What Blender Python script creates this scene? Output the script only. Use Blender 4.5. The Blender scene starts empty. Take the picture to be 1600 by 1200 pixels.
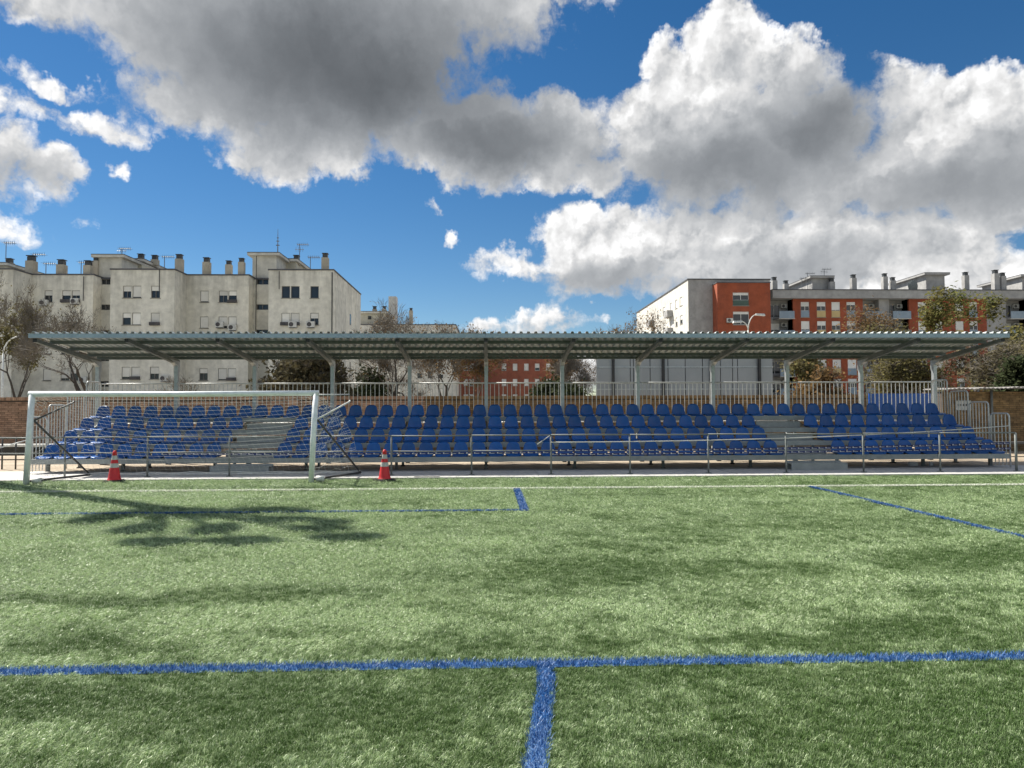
import bpy, math, random
import numpy as np
from math import radians, sin, cos, pi
from mathutils import Matrix, Vector
SC = bpy.context.scene
COL = SC.collection

# ------------------------------------------------------------------ camera
F, EYE = 1109.0, 1.6                       # focal length for a 1600 px wide frame, eye height
yaw, pit, rol = radians(1.9), radians(2.07), radians(0.21)
fw = np.array([sin(yaw)*cos(pit), cos(yaw)*cos(pit), sin(pit)])
r0 = np.array([cos(yaw), -sin(yaw), 0.0]); u0 = np.cross(r0, fw)
rt = r0*cos(rol)-u0*sin(rol); up = u0*cos(rol)+r0*sin(rol)
cd = bpy.data.cameras.new('camera'); cam = bpy.data.objects.new('camera', cd); COL.objects.link(cam)
cd.sensor_width = 36; cd.lens = F/1600*36; cd.clip_end = 4000; cd.clip_start = .05
M = Matrix.Identity(4)
for i in range(3):
    M[i][0], M[i][1], M[i][2] = rt[i], up[i], -fw[i]
M[2][3] = EYE
cam.matrix_world = M
SC.camera = cam
SC.view_settings.view_transform = 'Standard'; SC.view_settings.look = 'None'
SC.view_settings.gamma = 1; SC.view_settings.exposure = 0.95
SC.view_settings.use_curve_mapping = False

def ray(x, y): return fw+rt*(x-800)/F-up*(y-600)/F
def AT(x, y, Y):                            # survey helper: the point of the photo's sight line at real depth Y
    d = ray(x, y); t = Y/d[1]; return (d[0]*t, Y, EYE+d[2]*t)
def XX(x, Y, y=600): return AT(x, y, Y)[0]
def ZZ(x, y, Y): return AT(x, y, Y)[2]
def GR(x, y):
    d = ray(x, y); t = -EYE/d[2]; return (d[0]*t, d[1]*t)

# ------------------------------------------------------------------ sun and sky
ELEV = radians(49); SH = (0.80, -0.60)      # shadows fall to the right and towards the viewer
sund = Vector((SH[0]*cos(ELEV), SH[1]*cos(ELEV), -sin(ELEV)))
sl = bpy.data.lights.new('sun', 'SUN'); sl.energy = 5.0; sl.angle = radians(0.55); sl.color = (1, .95, .86)
so = bpy.data.objects.new('sun', sl); COL.objects.link(so)
so.rotation_euler = sund.to_track_quat('-Z', 'Y').to_euler(); so.location = (-40, 30, 60)

W = bpy.data.worlds.new('World'); SC.world = W; W.use_nodes = True
wt = W.node_tree; wt.nodes.clear()
class NB:
    """small node builder"""
    def __init__(s, t): s.t = t
    def n(s, typ, **k):
        nd = s.t.nodes.new(typ)
        for a, b in k.items():
            if a.startswith('i_'): pass
            else: setattr(nd, a, b)
        return nd
    def put(s, sock, v):
        if hasattr(v, 'is_output'): s.t.links.new(v, sock)
        elif v is not None: sock.default_value = v
    def math(s, op, a, b=None, c=None, clamp=False):
        nd = s.n('ShaderNodeMath', operation=op, use_clamp=clamp)
        s.put(nd.inputs[0], a); s.put(nd.inputs[1], b); s.put(nd.inputs[2], c); return nd.outputs[0]
    def vmath(s, op, a, b=None, out=0):
        nd = s.n('ShaderNodeVectorMath', operation=op)
        s.put(nd.inputs[0], a); s.put(nd.inputs[1], b); return nd.outputs[out]
    def scale(s, a, f):
        nd = s.n('ShaderNodeVectorMath', operation='SCALE'); s.put(nd.inputs[0], a); s.put(nd.inputs[3], f); return nd.outputs[0]
    def noise(s, v, sc, det=5, ro=.55, col=False, dist=0, dim='3D'):
        nd = s.n('ShaderNodeTexNoise', noise_dimensions=dim); s.put(nd.inputs['Vector'], v)
        nd.inputs['Scale'].default_value = sc; nd.inputs['Detail'].default_value = det
        nd.inputs['Roughness'].default_value = ro; nd.inputs['Distortion'].default_value = dist
        return nd.outputs['Color' if col else 'Fac']
    def rng(s, v, a, b, c=0., d=1., smooth=False):
        nd = s.n('ShaderNodeMapRange', interpolation_type='SMOOTHSTEP' if smooth else 'LINEAR', clamp=True)
        s.put(nd.inputs[0], v)
        for i, q in enumerate((a, b, c, d)): s.put(nd.inputs[i+1], q)
        return nd.outputs[0]
    def mix(s, f, a, b, typ='RGBA', blend='MIX'):
        nd = s.n('ShaderNodeMix', data_type=typ, blend_type=blend)
        if typ == 'RGBA': i = (0, 6, 7); o = 2
        else: i = (0, 2, 3); o = 0
        s.put(nd.inputs[i[0]], f); s.put(nd.inputs[i[1]], a); s.put(nd.inputs[i[2]], b); return nd.outputs[o]

def azel(x, y):
    d = ray(x, y); d = d/np.linalg.norm(d)
    return math.degrees(math.atan2(d[0], d[1])), math.degrees(math.asin(d[2]))
PXD = 19.4
CLOUDS = [  # x, y, half width, half height, tilt : where the clouds stand in the sky
 (460,40,300,160,8),(570,115,150,132,10),(190,10,120,45,20),(740,215,150,72,10),(860,225,110,70,15),(480,220,130,62,12),
 (350,160,125,58,18),(410,250,75,36,20),(935,270,60,34,0),(420,-80,520,140,0),(738,40,28,34,0),(770,-60,90,70,0),(60,-14,120,36,0),
 (40,275,80,38,8),(-10,235,55,40,0),(155,190,44,15,15),(75,124,52,9,-8),(20,165,46,14,10),(110,265,28,22,0),(-90,330,80,24,0),
 (1140,72,72,66,0),(1065,130,66,60,0),(1225,125,68,56,0),(1000,185,62,52,0),(1110,225,165,95,0),(1260,215,90,80,0),(855,190,52,32,0),
 (1390,140,36,34,-20),(1445,150,26,26,0),(1555,185,100,55,-20),(1475,240,120,82,0),(1590,250,110,90,0),(1300,285,190,52,0),(1120,300,130,34,0),
 (885,358,62,42,0),(790,412,66,20,-6),(960,400,130,62,0),(1100,378,140,66,0),(1270,385,150,74,0),(1440,385,120,55,0),(1340,430,210,50,0),(935,450,76,22,0),(1530,410,70,40,0),(1080,440,130,30,0),
 (900,575,130,36,0),(832,498,46,22,0),(790,516,50,10,0),(885,514,36,10,0),(700,360,9,10,40),(675,326,9,5,40),(136,346,10,6,40),(180,262,8,12,0)]
DARK = [  # thick parts whose undersides are in their own shade : + strength
 (560,110,330,130,12,1.0),(760,215,160,60,14,.9),(450,10,420,110,0,.55),(930,250,70,35,0,.6),(1150,270,190,62,0,.78),(1275,210,95,85,0,.85),
 (1040,220,60,50,0,.35),(1180,120,60,40,0,.25),(1500,290,150,48,0,.65),(1580,270,100,50,0,.55),(1330,300,140,36,0,.45),(960,440,130,34,0,.6),(1260,410,130,45,0,.5),
 (1430,390,100,26,0,.3),(50,275,60,26,0,.45),(930,452,80,16,0,.5),(1110,400,60,30,0,.3),(850,508,50,9,0,.25)]
b = NB(wt)
tc = b.n('ShaderNodeTexCoord'); sep = b.n('ShaderNodeSeparateXYZ'); b.put(sep.inputs[0], tc.outputs['Generated'])
az = b.math('MULTIPLY', b.math('ARCTAN2', sep.outputs[0], sep.outputs[1]), 180/pi)
el = b.math('MULTIPLY', b.math('ARCSINE', sep.outputs[2]), 180/pi)
cv = b.n('ShaderNodeCombineXYZ'); b.put(cv.inputs[0], az); b.put(cv.inputs[1], el); v0 = cv.outputs[0]
def blob_field(bb, vec, lst, k):
    acc = None
    for q in lst:
        az_, el_ = azel(q[0], q[1]); sx, sy = PXD/q[2], PXD/q[3]
        ma = bb.n('ShaderNodeVectorMath', operation='MULTIPLY_ADD'); bb.put(ma.inputs[0], vec)
        ma.inputs[1].default_value = (sx, sy, 0); ma.inputs[2].default_value = (-az_*sx, -el_*sy, 0)
        q2 = bb.vmath('DOT_PRODUCT', ma.outputs[0], ma.outputs[0], 1)
        if len(q) > 5: ds = bb.math('MULTIPLY_ADD', q2, -q[5]*.62, q[5]*1.12)
        else:
            e_ = min(2.3, .5*min(q[2], q[3])/PXD); ds = bb.math('MULTIPLY_ADD', q2, e_, -e_)
        if acc is None: acc = ds
        else: acc = bb.math('SMOOTH_MIN' if k > 0 else 'MAXIMUM', acc, ds, abs(k))
    return acc
def half(v): return b.vmath('SUBTRACT', v, (.5, .5, .5))
w1 = half(b.noise(v0, .16, 2, .5, True, dim='2D')); w2 = half(b.noise(v0, .75, 3, .62, True, dim='2D'))
vw = b.vmath('ADD', v0, b.vmath('ADD', b.scale(w1, 3.6), b.scale(w2, 1.5)))
dist = blob_field(b, vw, CLOUDS, .5)
# the rest of the sky, out of view, carries the same broken cumulus
gen = b.rng(b.noise(v0, .05, 2, .5, dim='2D'), .43, .60, 2.6, -2.6)
out = b.rng(b.vmath('LENGTH', b.vmath('MULTIPLY', b.vmath('SUBTRACT', v0, (1.9, 18, 0)), (1/44., 1/27., 0)), None, 1), 1.0, 1.25)
dist = b.mix(out, dist, gen, 'FLOAT')
def detail(off, oct_, vd=3.5):
    vv = b.vmath('ADD', vw, b.scale(w2, 1.0))
    if off: vv = b.vmath('ADD', vv, off)
    vo = b.n('ShaderNodeTexVoronoi', feature='F1', voronoi_dimensions='2D'); vo.normalize = True
    b.put(vo.inputs['Vector'], vv); vo.inputs['Scale'].default_value = .34; vo.inputs['Detail'].default_value = vd
    vo.inputs['Roughness'].default_value = .48; vo.inputs['Lacunarity'].default_value = 2.3
    fb = b.noise(b.vmath('ADD', v0, off) if off else v0, .40, oct_, .60, dim='2D')
    return b.math('ADD', b.math('MULTIPLY_ADD', vo.outputs['Distance'], -2.0, .84), b.math('MULTIPLY_ADD', fb, 1.7, -.85)), fb
d1, fb1 = detail(None, 7); l1, _f = detail(None, 3, 1.6); l2, _f = detail((-.7, 1.0, 0), 3, 1.6)
dn = b.math('SUBTRACT', d1, dist)
dk = blob_field(b, vw, DARK, -1)
mask = b.rng(dn, -.12, b.rng(dk, 0, .8, .8, 1.3), smooth=True)
lit = b.rng(b.math('SUBTRACT', l1, l2), -.9, 1.0)
thick = b.rng(dn, .5, 4.0)
shade = b.math('MULTIPLY_ADD', dk, .53, b.math('MULTIPLY', thick, .14), clamp=True)
val = b.math('MULTIPLY', b.math('SUBTRACT', 1.04, shade), b.mix(b.rng(dk, .1, .75), b.rng(lit, 0, 1, .68, 1.16), b.rng(lit, 0, 1, .91, 1.03), 'FLOAT'))
val = b.math('POWER', b.math('MAXIMUM', val, .05), 1.7)
ccol = b.mix(b.rng(val, .05, .8), (.80, .89, 1.0, 1), (1.0, 1.0, 1.0, 1))
cloudrad = b.scale(ccol, b.math('MULTIPLY', val, .50))
sky = b.n('ShaderNodeTexSky', sky_type='NISHITA', sun_disc=False)
sky.sun_elevation = ELEV; sky.sun_rotation = math.atan2(-SH[0], -SH[1]); sky.altitude = 100
sky.air_density = .9; sky.dust_density = .05; sky.ozone_density = 1.6
hs_ = b.n('ShaderNodeHueSaturation'); hs_.inputs['Saturation'].default_value = 1.34; b.put(hs_.inputs['Color'], sky.outputs[0])
bg1 = b.n('ShaderNodeBackground'); b.put(bg1.inputs[0], hs_.outputs[0]); bg1.inputs[1].default_value = .049
bg2 = b.n('ShaderNodeBackground'); b.put(bg2.inputs[0], cloudrad); bg2.inputs[1].default_value = 1.0
mx = b.n('ShaderNodeMixShader'); b.put(mx.inputs[0], mask)
wt.links.new(bg1.outputs[0], mx.inputs[1]); wt.links.new(bg2.outputs[0], mx.inputs[2])
W.cycles.sampling_method = 'MANUAL'; W.cycles.sample_map_resolution = 512
wo = b.n('ShaderNodeOutputWorld'); wt.links.new(mx.outputs[0], wo.inputs[0])

# ------------------------------------------------------------------ materials
MATS = {}
def mat(name, c1, c2=None, scale=5, rough=.6, metal=0, bump=0, bscale=None, stretch=(1, 1, 1), lo=.35, hi=.68, spec=.5, objrand=0, transl=0, coords='pos', fine=None, island=0, streak=None):
    m = bpy.data.materials.new(name); m.use_nodes = True; t = m.node_tree; t.nodes.clear(); q = NB(t)
    bs = q.n('ShaderNodeBsdfPrincipled'); ou = q.n('ShaderNodeOutputMaterial'); t.links.new(bs.outputs[0], ou.inputs[0])
    ge = q.n('ShaderNodeNewGeometry'); pos = ge.outputs['Position']
    if coords == 'obj': pos = q.n('ShaderNodeTexCoord').outputs['Object']
    vec = q.vmath('MULTIPLY', pos, stretch)
    c2 = c2 or tuple(x*.8 for x in c1)
    f = q.rng(q.noise(vec, scale, 7, .62), lo, hi)
    col = q.mix(f, (*c1, 1), (*c2, 1))
    if fine:
        col = q.mix(q.rng(q.noise(pos, fine, 3, .6), .3, .7), col, q.mix(1., col, (.72, .72, .72, 1), blend='MULTIPLY'))
    if island:
        hs = q.n('ShaderNodeHueSaturation'); q.put(hs.inputs['Color'], col); q.put(hs.inputs['Value'], q.rng(ge.outputs['Random Per Island'], 0, 1, 1-island, 1+island)); col = hs.outputs[0]
    if streak:
        sp = q.n('ShaderNodeSeparateXYZ'); q.put(sp.inputs[0], pos)
        st = q.math('MULTIPLY', q.rng(q.noise(q.vmath('MULTIPLY', pos, (1, 1, .10)), 1.3, 5, .6), .36, .66), q.rng(sp.outputs[2], streak[0], streak[1], .12, 1.0))
        col = q.mix(q.math('MULTIPLY', st, .45), col, (.12, .11, .09, 1))
    if objrand:
        oi = q.n('ShaderNodeObjectInfo'); hs = q.n('ShaderNodeHueSaturation')
        q.put(hs.inputs['Color'], col); q.put(hs.inputs['Value'], q.rng(oi.outputs['Random'], 0, 1, 1-objrand, 1+objrand)); col = hs.outputs[0]
    q.put(bs.inputs['Base Color'], col)
    q.put(bs.inputs['Roughness'], q.rng(q.noise(vec, scale*1.7, 4, .6), .25, .75, max(.02, rough-.1), min(1, rough+.1)))
    bs.inputs['Metallic'].default_value = metal; bs.inputs['Specular IOR Level'].default_value = spec
    if bump:
        bn = q.n('ShaderNodeBump'); bn.inputs['Strength'].default_value = bump; bn.inputs['Distance'].default_value = .02
        q.put(bn.inputs['Height'], q.noise(vec, bscale or scale*6, 5, .6)); t.links.new(bn.outputs[0], bs.inputs['Normal'])
    if transl:
        tr = q.n('ShaderNodeBsdfTranslucent'); q.put(tr.inputs[0], col); ms = q.n('ShaderNodeMixShader'); ms.inputs[0].default_value = transl
        t.links.new(bs.outputs[0], ms.inputs[1]); t.links.new(tr.outputs[0], ms.inputs[2]); t.links.new(ms.outputs[0], ou.inputs[0])
    MATS[name] = m; return m
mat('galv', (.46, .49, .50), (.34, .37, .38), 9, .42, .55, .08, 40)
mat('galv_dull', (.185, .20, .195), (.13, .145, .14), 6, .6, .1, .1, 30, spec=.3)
mat('galv_rail', (.60, .61, .60), (.45, .46, .45), 7, .45, .25)
mat('roof_sheet', (.56, .60, .60), (.46, .50, .50), 3, .42, .25)
mat('canopy_blue', (.34, .43, .50), (.27, .35, .42), 3, .45, .2)
mat('purlin', (.115, .135, .13), (.085, .10, .095), 3, .5, .2)
mat('deck', (.33, .35, .34), (.25, .27, .26), 4, .6, .1, .15, 60)
mat('dark_gap', (.02, .02, .02))
mat('seat_blue', (.003, .090, .33), (.002, .07, .27), 6, .36, 0, .04, 60, spec=.45, objrand=.2, coords='obj')
mat('white_paint', (.80, .84, .85), (.60, .64, .64), 7, .42, 0, .05, 50, lo=.45, hi=.8)
mat('old_white', (.74, .75, .72), (.5, .5, .46), 12, .5)
mat('net', (.62, .63, .60), (.5, .5, .47), 4, .8)
mat('dark_tube', (.05, .055, .06), (.09, .085, .08), 12, .5, .3)
mat('cone_red', (.64, .022, .025), (.52, .016, .02), 8, .45, 0, .05, 40, objrand=.06)
mat('cone_band', (.55, .55, .52), (.38, .37, .35), 18, .45)
mat('rubber', (.02, .02, .02), (.05, .045, .04), 20, .8)
mat('concrete', (.60, .585, .555), (.44, .43, .415), 1.2, .85, 0, .35, 30, fine=14, objrand=.05)
mat('earth', (.46, .38, .28), (.28, .22, .155), .9, .95, 0, .6, 18, fine=9)
mat('far_ground', (.34, .32, .28), (.26, .25, .21), .15, .95)
mat('brick', (.44, .285, .19), (.31, .19, .125), 2.2, .85, 0, .3, 40, fine=5, island=.28)
mat('brick_yellow', (.29, .19, .085), (.17, .105, .05), 1.5, .85, 0, .3, 40, fine=5, island=.3)
mat('mortar', (.10, .075, .055), (.06, .045, .035), 6, .9)
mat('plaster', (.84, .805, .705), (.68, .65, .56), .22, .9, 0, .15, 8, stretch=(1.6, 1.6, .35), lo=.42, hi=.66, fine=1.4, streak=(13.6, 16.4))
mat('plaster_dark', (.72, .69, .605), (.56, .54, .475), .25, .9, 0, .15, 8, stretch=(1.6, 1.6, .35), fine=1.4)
mat('parapet_stain', (.25, .235, .20), (.40, .38, .33), .5, .9, 0, 0, None, stretch=(1, 1, .3), fine=1.2)
mat('cream', (.62, .58, .46), (.5, .47, .38), .3, .9, stretch=(1, 1, .4), fine=1.2)
mat('white_wall', (.70, .68, .62), (.58, .56, .51), .3, .9, stretch=(1, 1, .4), fine=1.1)
mat('grey_wall', (.40, .395, .385), (.31, .305, .30), .35, .9, stretch=(1, 1, .4), fine=1.3)
mat('red_wall', (.36, .085, .035), (.26, .062, .028), .3, .88, stretch=(1, 1, .5), fine=1.6)
mat('red_wall_far', (.33, .105, .06), (.25, .08, .05), .25, .88, fine=1.4)
mat('coping', (.10, .10, .11), (.06, .06, .065), 1, .7)
mat('shutter', (.80, .78, .72), (.66, .64, .58), .8, .6, objrand=.14)
mat('shutter_white', (.72, .71, .68), (.60, .59, .56), .8, .6, objrand=.08)
mat('frame_dark', (.10, .10, .095), (.16, .155, .15), 2, .5)
mat('frame_al', (.62, .62, .60), (.5, .5, .48), 2, .5)
mat('glass', (.022, .026, .032), (.035, .04, .045), .7, .10, spec=.6)
mat('panel_blue', (.24, .30, .36), (.19, .25, .31), 1, .6)
mat('panel_ochre', (.55, .42, .20), (.45, .34, .16), 1, .7)
mat('panel_green', (.06, .10, .08), (.04, .07, .055), 1, .6)
mat('awning', (.05, .05, .055), (.10, .09, .09), 2, .8)
mat('ac_white', (.62, .62, .59), (.45, .45, .42), 3, .5)
mat('chimney', (.46, .42, .34), (.33, .30, .24), 1, .9)
mat('chimney_cap', (.03, .035, .04), (.06, .06, .06), 1, .5)
mat('antenna', (.20, .21, .22), (.14, .14, .15), 3, .5, .5)
mat('bark', (.085, .068, .052), (.05, .04, .032), 6, .9, 0, .3, 40)
mat('bark_pale', (.30, .26, .21), (.12, .10, .08), 2.5, .9, 0, .3, 40, lo=.42, hi=.6)
mat('twig', (.20, .175, .14), (.12, .105, .085), 3, .9)
mat('leaf_brown', (.20, .125, .05), (.11, .065, .03), 1.2, .9, spec=.08, transl=.3)
mat('leaf_olive', (.155, .14, .055), (.10, .085, .035), 1.0, .9, spec=.08, transl=.3)
mat('leaf_green', (.10, .115, .035), (.17, .135, .045), .9, .9, spec=.08, transl=.3)
mat('leaf_dark', (.03, .042, .018), (.045, .05, .022), 1, .9, spec=.08, transl=.2)
mat('leaf_dull', (.10, .085, .045), (.055, .05, .03), 1, .9, spec=.08, transl=.25)
mat('sound_panel', (.33, .35, .36), (.27, .29, .30), .5, .35, .2)
mat('black_steel', (.02, .021, .023), (.035, .035, .035), 3, .5)
mat('board_blue', (.01, .085, .36), (.008, .07, .30), 2, .4)
mat('tape_blue', (.008, .018, .10), (.012, .025, .14), 20, .45)
mat('tape_print', (.55, .55, .58))
mat('rope', (.60, .60, .57), (.45, .44, .41), 10, .7)
mat('sign_plate', (.45, .46, .44), (.35, .36, .34), 5, .5)
mat('sign_ink', (.05, .05, .055))
mat('shed_roof', (.14, .13, .12), (.30, .28, .26), 3, .7)
mat('litter', (.7, .7, .68))

# ------------------------------------------------------------------ mesh helpers
class MB:
    def __init__(s): s.v = []; s.f = []
    def quad(s, a, b, c, d): n = len(s.v); s.v += [tuple(a), tuple(b), tuple(c), tuple(d)]; s.f.append((n, n+1, n+2, n+3)); return s
    def box(s, x0, x1, y0, y1, z0, z1):
        n = len(s.v); s.v += [(x, y, z) for z in (z0, z1) for y in (y0, y1) for x in (x0, x1)]
        s.f += [tuple(n+i for i in q) for q in ((0, 2, 3, 1), (4, 5, 7, 6), (0, 1, 5, 4), (2, 6, 7, 3), (0, 4, 6, 2), (1, 3, 7, 5))]; return s
    def hexa(s, p):                         # 8 points: bottom ring 4, top ring 4
        n = len(s.v); s.v += [tuple(q) for q in p]
        s.f += [tuple(n+i for i in q) for q in ((0, 3, 2, 1), (4, 5, 6, 7), (0, 1, 5, 4), (1, 2, 6, 5), (2, 3, 7, 6), (3, 0, 4, 7))]; return s
    def tube(s, pts, r, n=8, cap=True):
        pts = [Vector(p) for p in pts]; m = len(pts); rs = r if isinstance(r, (list, tuple)) else [r]*m
        base = len(s.v); pu = None
        for i, p in enumerate(pts):
            d = (pts[min(i+1, m-1)]-pts[max(i-1, 0)])
            if d.length < 1e-9: d = Vector((0, 0, 1))
            d.normalize()
            if pu is None: a = Vector((0, 0, 1)) if abs(d.z) < .9 else Vector((1, 0, 0)); u = d.cross(a).normalized()
            else:
                u = pu-d*pu.dot(d)
                u = u.normalized() if u.length > 1e-6 else d.orthogonal().normalized()
            pu = u; w = d.cross(u)
            for k in range(n):
                a = 2*pi*k/n; q = p+(u*cos(a)+w*sin(a))*rs[i]; s.v.append((q.x, q.y, q.z))
        for i in range(m-1):
            for k in range(n):
                a = base+i*n+k; c = base+i*n+(k+1) % n; s.f.append((a, c, c+n, a+n))
        if cap and n > 2:
            s.f.append(tuple(base+k for k in reversed(range(n)))); s.f.append(tuple(base+(m-1)*n+k for k in range(n)))
        return s
    def lathe(s, prof, c=(0, 0, 0), n=16):
        base = len(s.v)
        for r, z in prof:
            for k in range(n): a = 2*pi*k/n; s.v.append((c[0]+r*cos(a), c[1]+r*sin(a), c[2]+z))
        for i in range(len(prof)-1):
            for k in range(n): a = base+i*n+k; d = base+i*n+(k+1) % n; s.f.append((a, d, d+n, a+n))
        return s
    def mesh(s, name, m, smooth=False):
        me = bpy.data.meshes.new(name); me.from_pydata(s.v, [], s.f); me.update()
        me.materials.append(MATS[m] if isinstance(m, str) else m)
        if smooth: me.polygons.foreach_set('use_smooth', [True]*len(me.polygons))
        return me
    def build(s, name, m, parent=None, smooth=False): return link(name, s.mesh(name, m, smooth), parent)
def link(name, data, parent=None, loc=None):
    o = bpy.data.objects.new(name, data); COL.objects.link(o)
    if parent: o.parent = parent
    if loc: o.location = loc
    return o
def thing(name, label, cat, loc=(0, 0, 0), rz=0, group=None):
    o = link(name, None, None, loc); o.rotation_euler = (0, 0, rz); o.empty_display_size = .2
    return tag(o, label, cat, group)
def tag(o, label, cat=None, group=None, kind=None):
    o['label'] = label
    if cat: o['category'] = cat
    if group: o['group'] = group
    if kind: o['kind'] = kind
    return o
def copytree(o, parent=None):
    c = o.copy(); COL.objects.link(c); c.parent = parent
    for ch in list(o.children): copytree(ch, c)
    return c
ORD = ['first', 'second', 'third', 'fourth', 'fifth', 'sixth', 'seventh', 'eighth', 'ninth', 'tenth', 'eleventh', 'twelfth', 'thirteenth', 'fourteenth', 'fifteenth', 'sixteenth', 'seventeenth', 'eighteenth', 'nineteenth', 'twentieth',
       'twenty-first', 'twenty-second', 'twenty-third', 'twenty-fourth', 'twenty-fifth', 'twenty-sixth', 'twenty-seventh', 'twenty-eighth', 'twenty-ninth', 'thirtieth']

# ------------------------------------------------------------------ ground, pitch, paving
gm = MB().quad((-1500, -300, -.03), (1500, -300, -.03), (1500, 2500, -.03), (-1500, 2500, -.03))
tag(gm.build('ground', 'far_ground'), 'open ground reaching to the horizon', kind='structure')
em = MB().quad((-45, 19.2, -.012), (45, 19.2, -.012), (45, 33, -.012), (-45, 33, -.012))
tag(em.build('earth', 'earth'), 'bare brown earth under and behind the stand', kind='structure')

TURF_EDGE = 16.66
# turf material: two fibre greens and a per-tuft shade with painted-in sun sheen
def turf_mat(name, dark, pale, tipc, line=False):
    m = bpy.data.materials.new(name); m.use_nodes = True; t = m.node_tree; t.nodes.clear(); q = NB(t)
    bs = q.n('ShaderNodeBsdfPrincipled'); ou = q.n('ShaderNodeOutputMaterial')
    if line:
        ge = q.n('ShaderNodeNewGeometry'); sh = q.rng(q.noise(ge.outputs['Position'], 90, 2, .5), .25, .75)
        sh = q.math('MULTIPLY', sh, q.rng(q.noise(ge.outputs['Position'], 3.5, 3, .5), .3, .7, .45, 1.0))
    else:
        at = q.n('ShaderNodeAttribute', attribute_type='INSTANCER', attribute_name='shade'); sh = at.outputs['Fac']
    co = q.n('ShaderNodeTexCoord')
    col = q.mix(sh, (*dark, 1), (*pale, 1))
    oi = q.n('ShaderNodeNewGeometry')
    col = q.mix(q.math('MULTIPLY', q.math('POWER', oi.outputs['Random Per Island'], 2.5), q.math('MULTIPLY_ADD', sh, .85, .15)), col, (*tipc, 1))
    q.put(bs.inputs['Base Color'], col); bs.inputs['Roughness'].default_value = .40; q.put(bs.inputs['Specular IOR Level'], q.math('MULTIPLY_ADD', sh, .36, .10))
    tr = q.n('ShaderNodeBsdfTranslucent'); q.put(tr.inputs[0], col); ms = q.n('ShaderNodeMixShader'); ms.inputs[0].default_value = .22
    t.links.new(bs.outputs[0], ms.inputs[1]); t.links.new(tr.outputs[0], ms.inputs[2]); t.links.new(ms.outputs[0], ou.inputs[0])
    MATS[name] = m
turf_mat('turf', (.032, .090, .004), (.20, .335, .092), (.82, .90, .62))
turf_mat('turf_blue', (.003, .050, .205), (.016, .14, .38), (.42, .60, .86), True)
turf_mat('turf_white', (.55, .58, .48), (.75, .76, .68), (.8, .8, .75), True)
mat('turf_base', (.045, .085, .018), (.09, .14, .04), 1.1, .9, 0, .8, 120, fine=60)
mat('paint_blue', (.012, .07, .28), (.02, .10, .36), 30, .8, 0, .5, 150)
mat('paint_white', (.62, .64, .56), (.5, .54, .42), 30, .8, 0, .5, 150)
pm = MB().quad((-45, -40, 0), (45, -40, 0), (45, TURF_EDGE, 0), (-45, TURF_EDGE, 0))
tag(pm.build('pitch', 'turf_base'), 'green artificial turf football pitch', kind='structure')

rs = np.random.RandomState(7)
def vnoise(x, y, seed):
    r = np.random.RandomState(seed); tb = r.rand(256, 256)
    xi = np.floor(x).astype(int); yi = np.floor(y).astype(int); fx = x-xi; fy = y-yi
    fx = fx*fx*(3-2*fx); fy = fy*fy*(3-2*fy)
    g = lambda a, c: tb[a & 255, c & 255]
    return (g(xi, yi)*(1-fx)+g(xi+1, yi)*fx)*(1-fy)+(g(xi, yi+1)*(1-fx)+g(xi+1, yi+1)*fx)*fy
def fbm(x, y, seed, o=4):
    s = 0; a = .5; t = 0
    for i in range(o): s = s+a*vnoise(x*2**i, y*2**i, seed+i); t += a; a *= .55
    return s/t
# painted lines: centre line points, width
NEAR = [(.345, 4.5), (.335, 4.2), (.30, 3.93), (.262, 3.66), (.215, 3.3), (.17, 3.0), (.14, 2.7)]
LINES = [('pitch_line', [(-9, 4.505), (9, 4.505)], .105, 'blue', 'long blue line painted across the turf nearest the penalty mark'),
         ('pitch_line', NEAR, .10, 'blue', 'short slightly curved blue line meeting the long blue line'),
         ('pitch_line', [(.565, 11.25), (.565, 14.33)], .12, 'blue', 'short straight blue tick running up to the white touchline'),
         ('pitch_line', [(-20, 11.3), (.55, 11.3)], .055, 'blue', 'thin faint blue line through the tree shadow'),
         ('pitch_line', [(6.62, 3.0), (6.55, 14.33)], .075, 'blue', 'blue line running out from the touchline on the cone-free side'),
         ('pitch_line', [(-30, 14.41), (30, 14.41)], .12, 'white', 'white touchline painted along the turf in front of the goal')]
def linedist(X, Y, pts):
    d = np.full(X.shape, 1e9)
    for (ax, ay), (bx, by) in zip(pts[:-1], pts[1:]):
        L = (bx-ax)**2+(by-ay)**2; t = np.clip(((X-ax)*(bx-ax)+(Y-ay)*(by-ay))/L, 0, 1)
        d = np.minimum(d, np.hypot(X-ax-t*(bx-ax), Y-ay-t*(by-ay)))
    return d
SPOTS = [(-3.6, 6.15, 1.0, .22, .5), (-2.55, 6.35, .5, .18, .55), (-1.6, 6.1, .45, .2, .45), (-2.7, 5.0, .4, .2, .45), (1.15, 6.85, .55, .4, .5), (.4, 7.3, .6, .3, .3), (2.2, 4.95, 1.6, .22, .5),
         (5.2, 7.5, 1.3, .5, .4), (-.9, 5.4, .25, .3, -.2), (-3.2, 7.0, 1.4, .5, -.25), (3.0, 3.6, 1.6, .7, .35), (-.6, 3.6, 1.0, .6, .2), (1.2, 4.3, .8, .25, .3), (2.6, 7.0, 1.2, .25, .25), (4, 9.5, 2, .3, .25), (-6, 9, 3, 1.2, -.15), (0, 5.4, 1.2, .35, -.15), (-2.5, 4.1, .8, .35, .15)]
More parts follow.
